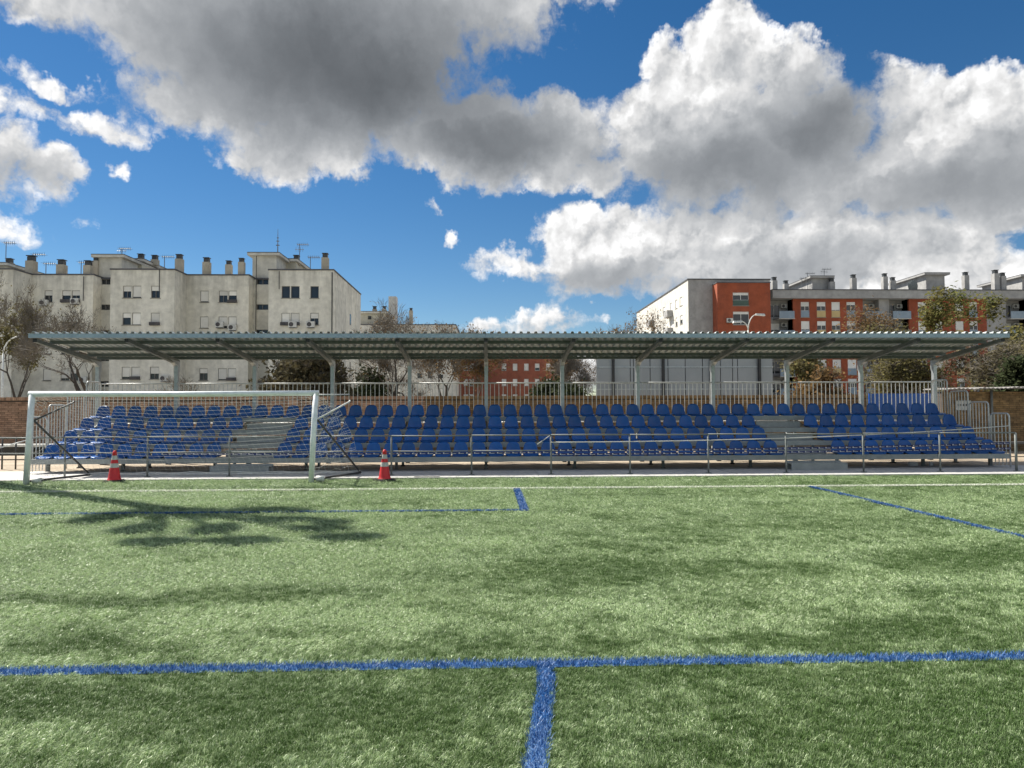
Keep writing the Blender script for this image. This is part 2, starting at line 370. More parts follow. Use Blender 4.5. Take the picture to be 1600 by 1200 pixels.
def turf_shade(X, Y):  # worn patches, plus sheen of lying fibres painted as paleness
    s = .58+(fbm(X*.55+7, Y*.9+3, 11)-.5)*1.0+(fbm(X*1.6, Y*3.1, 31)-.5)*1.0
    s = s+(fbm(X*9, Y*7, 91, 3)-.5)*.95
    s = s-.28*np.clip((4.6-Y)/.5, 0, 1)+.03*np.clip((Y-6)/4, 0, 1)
    s = s-.085*np.clip(X/3, -1.5, 1.5)  # paler leftwards: sun glare painted into the fibre colour
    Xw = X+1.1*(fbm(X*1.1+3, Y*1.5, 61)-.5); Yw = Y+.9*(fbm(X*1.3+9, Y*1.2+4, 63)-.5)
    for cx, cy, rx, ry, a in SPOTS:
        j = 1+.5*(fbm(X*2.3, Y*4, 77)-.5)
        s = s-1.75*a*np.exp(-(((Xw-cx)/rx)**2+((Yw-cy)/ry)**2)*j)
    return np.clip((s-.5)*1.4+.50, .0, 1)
def zone(y0, y1, dens, wpad):
    out = []
    w = y1*.78+wpad; n = int((y1-y0)*2*w*dens)
    X = rs.uniform(-w, w, n); Y = rs.uniform(y0, y1, n)
    k = np.abs(X-.033*Y) < Y*.76+wpad
    return X[k], Y[k]
zs = [zone(2.6, 4.2, 2000, .9), zone(4.2, 6.0, 1500, .9), zone(6.0, 9.0, 750, 1.2), zone(9.0, 12.5, 380, 1.5), zone(12.5, TURF_EDGE-.02, 260, 2)]
X = np.concatenate([z[0] for z in zs]); Y = np.concatenate([z[1] for z in zs])
keep = np.ones(len(X), bool)
for nm, pts, wd, c, lb in LINES: keep &= linedist(X, Y, pts) > wd*.5+.012*(Y > 9)
X = X[keep]; Y = Y[keep]; N = len(X)
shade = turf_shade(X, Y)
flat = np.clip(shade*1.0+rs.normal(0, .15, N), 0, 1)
ang = (fbm(X*.9+40, Y*1.4+9, 51)-.5)*5.0+2.4+rs.normal(0, .9, N)
scl = (1+np.clip((Y-5)/9, 0, 1)*1.0)*rs.uniform(.8, 1.2, N)
me = bpy.data.meshes.new('artificial_grass'); me.vertices.add(N)
me.vertices.foreach_set('co', np.stack([X, Y, np.full(N, -.004)], 1).astype(np.float32).ravel())
def vattr(me, nm, typ, arr):
    a = me.attributes.new(nm, typ, 'POINT')
    a.data.foreach_set('vector' if typ == 'FLOAT_VECTOR' else 'value', np.ascontiguousarray(arr).ravel())
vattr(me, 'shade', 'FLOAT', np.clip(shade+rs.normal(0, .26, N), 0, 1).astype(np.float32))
vattr(me, 'pick', 'INT', rs.randint(0, 6, N).astype(np.int32))
vattr(me, 'rot', 'FLOAT_VECTOR', np.stack([.15+flat*.85, np.zeros(N), ang], 1).astype(np.float32))
vattr(me, 'scl', 'FLOAT_VECTOR', np.stack([scl, scl, 1.12-.16*scl], 1).astype(np.float32))
def blades(n, rad, rr, wid=.0023, hgt=.027):
    m = MB()
    for i in range(n):
        a = rr.uniform(0, 2*pi); r = rad*math.sqrt(rr.random()); px, py = r*cos(a), r*sin(a)
        h = hgt*rr.uniform(.65, 1.2); d = rr.uniform(0, 2*pi); l = h*rr.uniform(.1, .8); w = wid*rr.uniform(.7, 1.2)
        wx, wy = -sin(d)*w/2, cos(d)*w/2; mx_, my_ = px+cos(d)*l*.35, py+sin(d)*l*.35; tx, ty = px+cos(d)*l, py+sin(d)*l
        k = len(m.v)
        m.v += [(px-wx, py-wy, 0), (px+wx, py+wy, 0), (mx_+wx, my_+wy, h*.6), (mx_-wx, my_-wy, h*.6), (tx, ty, h*rr.uniform(.75, 1))]
        m.f += [(k, k+1, k+2, k+3), (k+3, k+2, k+4)]
    return m
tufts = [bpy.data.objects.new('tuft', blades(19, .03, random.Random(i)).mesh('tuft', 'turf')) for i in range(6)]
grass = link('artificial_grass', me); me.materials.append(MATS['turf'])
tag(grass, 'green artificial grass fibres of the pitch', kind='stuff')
ng = bpy.data.node_groups.new('turf_scatter', 'GeometryNodeTree'); ng.is_modifier = True
ng.interface.new_socket(name='Geometry', in_out='INPUT', socket_type='NodeSocketGeometry')
ng.interface.new_socket(name='Geometry', in_out='OUTPUT', socket_type='NodeSocketGeometry')
q = NB(ng); gi = q.n('NodeGroupInput'); go = q.n('NodeGroupOutput'); ip = q.n('GeometryNodeInstanceOnPoints'); jn = q.n('GeometryNodeJoinGeometry')
ng.links.new(gi.outputs[0], ip.inputs['Points'])
for t_ in tufts:
    oi = q.n('GeometryNodeObjectInfo'); oi.inputs['Object'].default_value = t_; oi.inputs['As Instance'].default_value = True
    ng.links.new(oi.outputs['Geometry'], jn.inputs[0])
ng.links.new(jn.outputs[0], ip.inputs['Instance']); ip.inputs['Pick Instance'].default_value = True
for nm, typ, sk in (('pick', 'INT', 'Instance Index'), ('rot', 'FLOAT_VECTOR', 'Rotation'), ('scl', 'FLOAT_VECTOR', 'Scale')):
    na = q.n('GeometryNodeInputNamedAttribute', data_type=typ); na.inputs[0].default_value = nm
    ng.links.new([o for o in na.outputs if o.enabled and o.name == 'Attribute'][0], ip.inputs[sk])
ng.links.new(ip.outputs[0], go.inputs[0])
grass.modifiers.new('scatter', 'NODES').node_group = ng

for nm, pts, wd, c, lb in LINES:
    m = MB(); P_ = [Vector((a, b_, 0)) for a, b_ in pts]; L = []; R = []
    for i, p in enumerate(P_):
        d = (P_[min(i+1, len(P_)-1)]-P_[max(i-1, 0)]).normalized(); n_ = Vector((-d.y, d.x, 0))*wd/2
        L.append(p+n_); R.append(p-n_)
    zz = .004+.0004*LINES.index((nm, pts, wd, c, lb))
    for i in range(len(P_)-1): m.quad(*[(a.x, a.y, zz) for a in (L[i], R[i], R[i+1], L[i+1])])
    rr = random.Random(3)
    for i in range(len(P_)-1):
        a, e = P_[i], P_[i+1]; ln = (e-a).length
        n = int(ln*wd*(15000 if a.y < 6 and abs(a.x) < 6.3 or i == 0 and a.y < 5 else 9000))
        for _ in range(n):
            t = rr.random(); p = a.lerp(e, t)
            if abs(p.x) > p.y*.8+2: continue
            far = 1+max(0, min(1, (p.y-5)/9))*2.4
            s_ = rr.uniform(-.56, .56)*wd; dd = (e-a).normalized(); bx, by = p.x-dd.y*s_, p.y+dd.x*s_
            h = .034*rr.uniform(.6, 1.1); d = rr.uniform(0, 2*pi); l = h*rr.uniform(.2, 1.1); w = .0032*far
            wx, wy = -sin(d)*w/2, cos(d)*w/2; k = len(m.v)
            m.v += [(bx-wx, by-wy, 0), (bx+wx, by+wy, 0), (bx+cos(d)*l*.4+wx, by+sin(d)*l*.4+wy, h*.6), (bx+cos(d)*l*.4-wx, by+sin(d)*l*.4-wy, h*.6), (bx+cos(d)*l, by+sin(d)*l, h)]
            m.f += [(k, k+1, k+2, k+3), (k+3, k+2, k+4)]
    o = m.build(nm, 'turf_'+c); tag(o, lb, kind='structure')

# paving strip poured in bays, recessed joints
pav = MB().box(-45, 45, TURF_EDGE, 19.2, -.1, .002).build('paving', 'concrete'); tag(pav, 'grey concrete walkway between the pitch and the stand', kind='structure')
rr = random.Random(5)
slab = []
for i in range(-8, 9):
    x0 = i*4.85+1.2
    for (a, e) in ((TURF_EDGE+.26, 19.19),):
        m = MB(); m.box(x0+.012, x0+4.838, a, e, -.05, .016+rr.uniform(-.003, .003)); m.build('slab', 'concrete', pav)
    MB().box(x0-.6+.006, x0+4.25-.006, TURF_EDGE+.004, TURF_EDGE+.252, -.05, .03+rr.uniform(-.004, .004)).build('kerb_stone', 'concrete', pav)

# ------------------------------------------------------------------ grandstand
SX0, SXP = -11.364, .4622                     # first seat centre, seat pitch
YF = [18.52+.807*k for k in range(4)]         # front of each tier
ZF = [.385+.337*k for k in range(4)]          # top of each tier (seats bolt on here)
XL, XR = -11.66, 13.86
AIS = [(SX0+SXP*9.5+.06, SX0+SXP*12.5-.06), (SX0+SXP*41.5+.06, SX0+SXP*44.5-.06)]
PX_ = [-12.046+2.3952*i for i in range(12)]   # canopy posts and stand frames
stand = thing('grandstand', 'galvanised steel tiered grandstand carrying four rows of blue seats', 'grandstand', (1.1, 20, 0))
stand.location = (0, 0, 0)
cuts = [XL]+PX_[1:-1]+[XR]
for k in range(4):
    yb = YF[k+1] if k < 3 else 21.9
    for i in range(11):
        a, e = cuts[i]+.003, cuts[i+1]-.003
        m = MB().box(a, e, YF[k]-.02, YF[k]+.02, ZF[k]-.135, ZF[k]-.004); m.box(a, e, YF[k]+.02, YF[k]+.06, ZF[k]-.135, ZF[k]-.125)
        m.build('fascia', 'deck', stand)
        for j in range(2):
            y0 = YF[k]+.021+j*(yb-YF[k]-.1)/2; y1 = YF[k]+.021+(j+1)*(yb-YF[k]-.1)/2-.012
            MB().box(a, e, y0, y1, ZF[k]-.045, ZF[k]-.006).build('tread_plank', 'deck', stand)
for x in PX_:
    x = min(max(x, XL+.07), XR-.07)
    for y, zt in ((19.15, ZF[0]-.05), (20.6, ZF[2]-.05), (21.8, ZF[3]-.05)):
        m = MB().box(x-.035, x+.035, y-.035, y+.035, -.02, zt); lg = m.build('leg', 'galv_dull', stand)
        MB().box(x-.06, x+.06, y-.06, y+.06, -.03, .022).build('foot_pad', 'rubber', lg)
    m = MB(); t = .06
    m.hexa([(x-.03, 18.6, ZF[0]-.14), (x+.03, 18.6, ZF[0]-.14), (x+.03, 21.85, ZF[3]-.2), (x-.03, 21.85, ZF[3]-.2), (x-.03, 18.6, ZF[0]-.06), (x+.03, 18.6, ZF[0]-.06), (x+.03, 21.85, ZF[3]-.09), (x-.03, 21.85, ZF[3]-.09)])
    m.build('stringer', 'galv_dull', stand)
for a, e in AIS:                              # stairs through the tiers
    MB().box(a-.08, e+.12, YF[0]-.06, YF[0]-.024, .0, ZF[0]-.15).build('step_panel', 'deck', stand)
    MB().box(a-.08, e+.12, YF[0]-.42, YF[0]-.062, .17, .20).build('step', 'deck', stand)
    MB().box(a-.08, e+.12, YF[0]-.425, YF[0]-.40, .01, .168).build('step_riser', 'deck', stand)
    for k in range(3):
        y = YF[k+1]-.30; z = ZF[k]+.168
        MB().box(a-.02, e+.02, y, y+.27, z-.035, z).build('step', 'deck', stand)
        MB().box(a-.02, e+.02, y-.004, y+.012, ZF[k]+.002, z-.037).build('step_riser', 'deck', stand)

# ------------------------------------------------------------------ seats
def shell(f, nu, nv, off):
    m = MB(); idx = {}
    for s_ in (0, 1):
        for j in range(nv+1):
            for i in range(nu+1):
                p = Vector(f(-1+2*i/nu, j/nv))+Vector(off)*s_; idx[s_, i, j] = len(m.v); m.v.append(tuple(p))
    for j in range(nv):
        for i in range(nu):
            m.f.append((idx[0, i, j], idx[0, i+1, j], idx[0, i+1, j+1], idx[0, i, j+1])); m.f.append((idx[1, i, j+1], idx[1, i+1, j+1], idx[1, i+1, j], idx[1, i, j]))
    for i in range(nu):
        m.f.append((idx[1, i, 0], idx[1, i+1, 0], idx[0, i+1, 0], idx[0, i, 0])); m.f.append((idx[0, i, nv], idx[0, i+1, nv], idx[1, i+1, nv], idx[1, i, nv]))
    for j in range(nv):
        m.f.append((idx[0, 0, j], idx[0, 0, j+1], idx[1, 0, j+1], idx[1, 0, j])); m.f.append((idx[1, nu, j], idx[1, nu, j+1], idx[0, nu, j+1], idx[0, nu, j]))
    return m
def fback(u, v):
    w = .203-.052*v**1.5
    z = .035+.325*v-.055*v**3*abs(u)**4-.03*(1-v)**3*(1-abs(u)**2)
    return (u*w, .02+.07*v-.05*u*u*(1-.55*v)+.012*sin(v*5), z)
def fpan(u, v):                               # v: 0 front .. 1 back
    w = .212-.02*(1-v)**5
    y = -.40+.43*v+.05*(1-v)**2*abs(u)**3.5
    z = .055-.028*(1-v)**5-.022*(1-u*u)*sin(pi*min(1, v*1.05))+.01*abs(u)**4
    return (u*w, y, z)
bk_me = shell(fback, 10, 8, (0, .022, -.004)).mesh('backrest', 'seat_blue', True)
pn = shell(fpan, 10, 9, (0, .006, -.024)); 
for i in range(8):                            # rolled front lip
    pass
n0 = len(pn.v)
for i in range(11):
    u = -1+i/5; p = fpan(u*.93, 0); pn.v += [(p[0], p[1]-.003, p[2]-.004), (p[0]*.97, p[1]+.010, p[2]-.05+.012*abs(u)**3)]
for i in range(10): a = n0+2*i; pn.f.append((a, a+1, a+3, a+2))
pn_me = pn.mesh('seat_pan', 'seat_blue', True)
br = MB(); br.box(-.09, -.055, -.30, -.02, -.003, .03); br.box(.055, .09, -.30, -.02, -.003, .03); br_me = br.mesh('bracket', 'galv_dull')
ROWN = ['front row', 'second row up', 'third row up', 'top row']
rr = random.Random(21); nseat = 0
for k in range(4):
    for i in range(55):
        if k < 3 and (10 <= i <= 12 or 42 <= i <= 44): continue
        x = SX0+SXP*i+rr.uniform(-.006, .006)
        if k == 3:
            lab = 'blue plastic seat in the top row, %s from the %s end' % (ORD[i], 'goal') if i < 27 else 'blue plastic seat in the top row, %s from the blue board end' % ORD[54-i]
        elif i < 10: lab = 'blue plastic seat, %s, goal-end block, %s from the stairs' % (ROWN[k], ORD[9-i])
        elif i < 42:
            j = i-13
            lab = 'blue seat, %s, long middle block, %s from the stairs behind the goal' % (ROWN[k], ORD[j]) if j < 15 else 'blue seat, %s, long middle block, %s from stairs near blue board' % (ROWN[k], ORD[28-j])
        else: lab = 'blue plastic seat, %s, blue-board end block, %s from the stairs' % (ROWN[k], ORD[i-45])
        t = thing('stadium_seat', lab, 'seat', (x, YF[k]+.375, ZF[k]), rr.uniform(-.02, .02), 'blue seats of the grandstand')
        t.rotation_euler[0] = rr.uniform(-.012, .012)
        link('backrest', bk_me, t); link('seat_pan', pn_me, t); link('bracket', br_me, t); nseat += 1

# ------------------------------------------------------------------ canopy
can = thing('canopy', 'long corrugated metal canopy on twelve posts above the seats', 'canopy')
YA, ZA, YB, ZB = 19.12, 3.665, 22.55, 3.28    # sheet front and rear edges
RX0, RX1 = -12.18, 14.45
m = MB(); prof = []
nr = 134; pt = (RX1-RX0)/nr
for i in range(nr):
    x = RX0+i*pt
    prof += [(x, 0), (x+pt*.50, 0), (x+pt*.60, .052), (x+pt*.90, .052)]
prof.append((RX1, 0))
for th in (0, -.006):
    for (yy, zz) in ((YA, ZA), (YB, ZB)): m.v += [(x, yy, zz+h+th) for x, h in prof]
n = len(prof)
for i in range(n-1):
    m.f.append((i, i+1, n+i+1, n+i)); m.f.append((3*n+i, 3*n+i+1, 2*n+i+1, 2*n+i)); m.f.append((2*n+i, 2*n+i+1, i+1, i)); m.f.append((n+i, n+i+1, 3*n+i+1, 3*n+i))
m.build('roof_sheet', 'roof_sheet', can)
def zroof(y): return ZA+(ZB-ZA)*(y-YA)/(YB-YA)
# front channel in lengths between beams
for i in range(11):
    a, e = (RX0+.01 if i == 0 else PX_[i]+.003), (RX1-.01 if i == 10 else PX_[i+1]-.003)
    m = MB().box(a, e, YA+.015, YA+.022, ZA-.118, ZA-.009); m.box(a, e, YA+.022, YA+.085, ZA-.118, ZA-.110); m.box(a, e, YA+.022, YA+.085, ZA-.02, ZA-.013)
    m.build('front_channel', 'canopy_blue', can)
for y in (20.05, 20.98, 21.9, 22.42):
    z = zroof(y); MB().box(RX0+.03, RX1-.03, y-.03, y+.03, z-.095, z-.009).build('purlin', 'purlin', can)
for i, x in enumerate(PX_):
    m = MB()                                   # tapering cantilever beam
    ya, yb = YA+.10, 22.40; za = zroof(ya)-.122; zb = zroof(yb)-.122
    m.hexa([(x-.05, ya, za-.09), (x+.05, ya, za-.09), (x+.05, yb, zb-.16), (x-.05, yb, zb-.16), (x-.05, ya, za), (x+.05, ya, za), (x+.05, yb, zb), (x-.05, yb, zb)])
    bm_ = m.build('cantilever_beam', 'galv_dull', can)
    MB().box(x-.052, x+.052, ya-.012, ya-.001, za-.092, za+.002).build('end_cap', 'dark_gap', bm_)
    p = MB().box(x-.055, x+.055, 22.24, 22.36, -.02, zb-.10).build('post', 'galv', can)
    MB().box(x-.11, x+.11, 22.2, 22.4, -.03, .0).build('base_plate', 'galv_dull', p)
    g = MB(); g.hexa([(x-.062, 22.0, 2.98), (x+.062, 22.0, 2.98), (x+.062, 22.38, 2.80), (x-.062, 22.38, 2.80), (x-.062, 21.72, zroof(21.72)-.2), (x+.062, 21.72, zroof(21.72)-.2), (x+.062, 22.39, zb-.05), (x-.062, 22.39, zb-.05)])
    g.v = [(a, max(b_, 22.23 if c < 2.99 else 0), c) for a, b_, c in g.v]
    g.build('gusset', 'galv', can)

# ------------------------------------------------------------------ guard rails on the stand
bal_me = MB().tube([(0, 0, 0), (0, 0, 1)], .0115, 6).mesh('baluster', 'galv_rail')
def bars(parent, pts, r=.021, name='rail', n=8): return MB().tube(pts, r, n).build(name, 'galv_rail', parent, True)
for i in range(11):
    a, e = PX_[i]+.06, PX_[i+1]-.06; y = 22.2
    lab = 'grey guard rail panel behind the top row, %s bay from the %s end' % ((ORD[i], 'goal') if i < 6 else (ORD[10-i], 'blue board'))
    t = thing('guard_rail', lab, 'railing', ((a+e)/2, y, 1.15), 0, 'guard rail panels behind the top row')
    h = (e-a)/2
    bars(t, [(-h, 0, 1.285), (h, 0, 1.285)], .022, 'top_rail'); bars(t, [(-h, 0, .06), (h, 0, .06)], .02, 'bottom_rail')
    for j in range(17):
        o = link('baluster', bal_me, t, (-h+(j+.5)*2*h/17, 0, .06)); o.scale = (1, 1, 1.225)
def sideguard(x, y0, y1, z0, z1, lab, nb):
    t = thing('side_guard_rail', lab, 'railing', (x, (y0+y1)/2, z0), 0, 'stepped guard rails at the ends of the stand')
    h = (y1-y0)/2; H = z1-z0; c = min(.10, h*.9)
    pts = [(0, -h, 0), (0, -h, H-c)]+[(0, -h+c-c*cos(a), H-c+c*sin(a)) for a in (.4, .8, 1.2, pi/2)]
    pts += [(0, h-c+c*sin(a), H-c+c*cos(a)) for a in (0, .4, .8, 1.2, pi/2)]+[(0, h, 0)]
    bars(t, pts, .021, 'frame_tube')
    for j in range(nb):
        o = link('baluster', bal_me, t, (0, -h+(j+1)*2*h/(nb+1), .03)); o.scale = (1, 1, H-.06)
for x, nm in ((XL-.06, 'goal'), (XR+.06, 'blue board')):
    for k, (y0, y1, z0, z1, nb) in enumerate(((18.56, 19.26, .02, 1.45, 4), (19.34, 20.10, ZF[0], 1.77, 5), (20.18, 20.98, ZF[1], 2.10, 5), (21.10, 21.86, ZF[2], 2.47, 5))):
        sideguard(x, y0, y1, z0, z1, 'rounded side guard at the %s end of the stand, %s' % (nm, ('beside the front row', 'beside the second row up', 'beside the third row up', 'beside the top row')[k]), nb)

# ------------------------------------------------------------------ railing between walkway and pitch
YR = 17.40
rp = [-12.09+1.9455*i for i in range(15)]
for i, x in enumerate(rp):
    if x > 13.4: break
for i in range(13):
    x0, x1 = rp[i], rp[i+1]
    t = thing('pitch_railing', 'thin steel pitch railing span, %s from the goal end, %s' % (ORD[i], 'with middle rail' if i < 7 else 'top rail only'), 'railing', (x0, YR, 0), 0, 'railing spans along the pitch')
    L = x1-x0
    MB().tube([(0, 0, 0), (0, 0, .965)], .023, 8).build('post', 'galv_dull', t, True)
    MB().lathe([(.0, .014), (.075, .014), (.075, .03), (.03, .036)], n=12).build('base_plate', 'galv_dull', t)
    sg = .004*((i*7) % 5-2)
    MB().tube([(.001, 0, .975+sg*.3), (L/2, 0, .972+sg), (L-.001, 0, .975)], .0175, 8).build('top_rail', 'galv_dull', t, True)
    if i < 7: MB().tube([(.001, 0, .60), (L/2, 0, .598+sg), (L-.001, 0, .60)], .014, 8).build('middle_rail', 'galv_dull', t, True)
t = thing('pitch_railing_post', 'closing steel post of the pitch railing beyond the stand end', 'post', (rp[13], YR, 0))
MB().tube([(0, 0, 0), (0, 0, .975)], .03, 8).build('post', 'galv_dull', t, True)
MB().lathe([(.0, .014), (.075, .014), (.075, .03), (.03, .036)], n=12).build('base_plate', 'galv_dull', t)
# pale rope tied from the railing to the end guard
def catpts(p, q_, n, sag):
    return [tuple(Vector(p).lerp(Vector(q_), i/n)-Vector((0, 0, sag*4*(i/n)*(1-i/n)))) for i in range(n+1)]
pR = rp[7]; rop = catpts((pR, YR-.03, .80), (rp[10], YR-.03, .87), 10, .02)+catpts((rp[10], YR-.03, .87), (XR+.06, 18.56, 1.12), 12, .03)[1:]
tag(MB().tube(rop, .013, 6).build('rope', 'rope', None, True), 'pale rope strung along the railing to the end guard of the stand', 'rope')
rod = MB().tube([(pR-.03, YR-.05, .965), (pR-.34, YR-.05, .75)], .012, 6).build('loose_rod', 'rope', None, True); tag(rod, 'short pale strut slanting down from the railing post', 'strut')
# printed barrier tape
def ribbon(pts, w, name, lab):
    m = MB(); pr = MB(); rr = random.Random(len(pts)); acc = 0
    for i in range(len(pts)-1):
        a, e = pts[i], pts[i+1]; ta, te = .01*sin(i*.9), .01*sin((i+1)*.9)
        m.hexa([(a[0], a[1]-.001+ta, a[2]-w/2), (e[0], e[1]-.001+te, e[2]-w/2), (e[0], e[1]+.001+te, e[2]-w/2), (a[0], a[1]+.001+ta, a[2]-w/2), (a[0], a[1]-.001-ta, a[2]+w/2), (e[0], e[1]-.001-te, e[2]+w/2), (e[0], e[1]+.001-te, e[2]+w/2), (a[0], a[1]+.001-ta, a[2]+w/2)])
        L = e[0]-a[0]; y = min(a[1]-abs(ta), e[1]-abs(te))-.006
        z = lambda s_: a[2]+(e[2]-a[2])*s_/L
        pr.box(a[0]+.015, a[0]+.045, y, y+.002, z(.03)-.014, z(.03)+.020); pr.box(a[0]+.048, a[0]+.145, y, y+.002, z(.1)-.012, z(.1)-.002)
    t = thing(name, lab, 'tape', pts[0]); off = Vector(pts[0])
    m.v = [tuple(Vector(v)-off) for v in m.v]; pr.v = [tuple(Vector(v)-off) for v in pr.v]
    m.build('tape_band', 'tape_blue', t); pr.build('print', 'tape_print', t)
ribbon(catpts((pR+.02, YR+.04, .60), (XR+.04, 18.54, .66), 66, .05), .06, 'barrier_tape', 'upper strip of dark blue printed barrier tape along the railing')
ribbon(catpts((pR+.02, YR+.05, .50), (XR+.04, 18.50, .52), 66, .02), .055, 'barrier_tape', 'lower strip of dark blue printed barrier tape along the railing')
ribbon(catpts((-7.9, YR+.05, .56), (pR-.02, YR+.05, .55), 50, .015), .05, 'barrier_tape', 'dark blue printed barrier tape behind the goal and cone')

# ------------------------------------------------------------------ football goal
goal = thing('football_goal', 'white portable football goal with sagging net and folding dark stays', 'goal', (-7.03, 15.96, 0))
gx0, gx1, gl = -3.10, 3.09, .09                # posts lean a little along the bar
PR = .062
MB().tube([(gx0, 0, 0), (gx0+gl, 0, 1.99)], PR, 16).build('post', 'white_paint', goal, True)
MB().tube([(gx1, 0, 0), (gx1+gl, 0, 1.99)], PR, 16).build('post', 'white_paint', goal, True)
MB().tube([(gx0+gl-.06, 0, 1.985), (gl, 0, 1.97), (gx1+gl+.06, 0, 1.985)], .060, 16).build('crossbar', 'white_paint', goal, True)
armtop = []; foot = []
for s_, gx in ((0, gx0), (1, gx1)):
    dx = (.38, .62)[s_]
    pv = Vector((gx+gl*.7+.05, .04, 1.40)); tp = Vector((gx+dx+(.05 if s_ == 0 else .03), .95, 1.80)); ft = Vector((gx+(.46, .78)[s_], 1.66 if s_ == 0 else 1.75, .06))
    MB().tube([pv, tp, tp+Vector((.01, .03, .03))], .021, 8).build('upper_stay', 'dark_tube' if s_ == 0 else 'old_white', goal, True)  # dark tubes; the second one's sunlit look is painted in as white
    MB().tube([pv, ft], .023, 8).build('lower_stay', 'dark_tube', goal, True)
    MB().tube([(gx+.05, .06, .07), ft], .026, 8).build('ground_bar', 'dark_tube', goal, True)
    ro = MB().tube([(gx+.09, .10, .075), (gx+.27, .10, .075)], .065, 14).build('roller', 'old_white', goal, True)
    MB().tube([(gx+.05, .10, .075), (gx+.30, .10, .075)], .012, 8).build('axle', 'dark_tube', ro)
    armtop.append(tp); foot.append(ft)
    MB().tube([(gx+gl+.03, .05, 1.95), (gx+gl+.58, .85, 1.97 if s_ else 1.96)], .014, 8).build('net_arm', 'galv_rail', goal, True)
MB().tube([foot[0], foot[0].lerp(foot[1], .5), foot[1]], .02, 8).build('rear_bar', 'old_white', goal, True)
net = MB(); NR = .0019
A0 = Vector((gx0+gl, .02, 1.93)); A1 = Vector((gx1+gl, .02, 1.93))
def surf(u, v):                                # net sheet: v 0 at the bar .. 1 at the rear ground bar
    top = A0.lerp(A1, u); mid = armtop[0].lerp(armtop[1], u); bot = foot[0].lerp(foot[1], u)
    mid = mid+Vector((0, .02, -.52*(4*u*(1-u))**.8))+Vector((0, -.35*(4*u*(1-u)), 0))
    p = top*(1-v)**2+mid*2*v*(1-v)*1.0+bot*v*v
    w = .010*sin(u*41+v*9)*sin(v*pi)+.012*sin(u*17+v*11)
    return p+Vector((.02*sin(v*19+u*7)*sin(pi*v), w*.6, w*.5-.16*(4*u*(1-u))*sin(pi*v)*.5))
nu, nv = 46, 20
for j in range(nv+1): net.tube([surf(i/nu, j/nv) for i in range(nu+1)], NR*.8, 3, False)
for i in range(nu+1): net.tube([surf(i/nu, j/nv) for j in range(nv+1)], NR*1.1, 3, False)
rrn = random.Random(9)
for s_, gx in ((0, gx0), (1, gx1)):            # side nets hang bunched from the stays
    def ss(u, v):
        f_ = Vector((gx+gl*(1-v), .05, 1.95*(1-v)+.05)); bk = surf(float(s_), v)
        p = f_.lerp(bk, u); k = sin(pi*u)
        return p+Vector((.05*sin(v*31+u*5)*k+.07*k*sin(v*6), .04*sin(v*17)*k, -.10*k*(1-v)+.03*sin(u*29+v*13)*k))
    for j in range(17): net.tube([ss(i/12, j/16) for i in range(13)], NR, 3, False)
    for i in range(13): net.tube([ss(i/12, j/22) for j in range(23)], NR, 3, False)
net.build('net', 'net', goal)
MB().tube([foot[0].lerp(foot[1], i/24)+Vector((0, -.1+.06*sin(i*1.7), .03+.03*sin(i*2.3)**2)) for i in range(25)], .012, 5).build('net_edge_rope', 'net', goal, True)

# ------------------------------------------------------------------ cones
def cone(x, y, rz, lab):
    t = thing('traffic_cone', lab, 'traffic cone', (x, y, 0), rz, 'red traffic cones')
    c = .015; b_ = MB(); b_.box(-.19, .19, -.19, .19, .0, .035); b_.box(-.16, .16, -.16, .16, .035, .05); b_.build('base', 'rubber', t)
    R = lambda z: .135+(.036-.135)*(z-.05)/.63
    def part(n, mt, z0, z1, d=0): MB().lathe([(R(z0)+d, z0), (R(z1)+d, z1)], n=20).build(n, mt, t, True)
    prof = [(.150, .048), (.14, .065)]+[(R(z), z) for z in (.10, .3, .5, .64)]+[(.046, .645), (.046, .665), (.036, .675), (.030, .70), (.018, .705), (0, .706)]
    MB().lathe(prof, n=20).build('body', 'cone_red', t, True)
    part('reflective_band', 'cone_band', .325, .42, .003); part('reflective_band', 'cone_band', .50, .595, .003)
cone(-8.47, 16.42, .2, 'red traffic cone with grey bands standing inside the goal net')
cone(-2.36, 16.25, .7, 'red traffic cone with grey bands standing clear of the goal beside its post')
m = MB().box(-1.75, -1.15, 16.72, 16.90, .0, .034).build('drain_cover', 'rubber'); tag(m, 'dark flat drain cover set in the kerb by the cone', 'drain cover')

# litter and odds under the stand
for i, (x, y, a, e, h) in enumerate(((11.9, 19.6, .22, .12, .10), (12.35, 19.5, .08, .08, .09), (9.7, 19.9, .25, .15, .11))):
    m = MB(); m.hexa([(x-a/2, y-e/2, -.012), (x+a/2, y-e/2, -.012), (x+a/2, y+e/2, -.012), (x-a/2, y+e/2, -.012), (x-a/2+.01, y-e/2+.01, h), (x+a/2-.01, y-e/2, h*.95), (x+a/2, y+e/2-.02, h), (x-a/2, y+e/2, h*.97)])
    tag(m.build('litter_box', 'litter'), ('white carton lying under the stand by the end bay', 'small white cup-sized box under the stand end', 'white box under the seats beside the blue-board stairs')[i], 'litter')

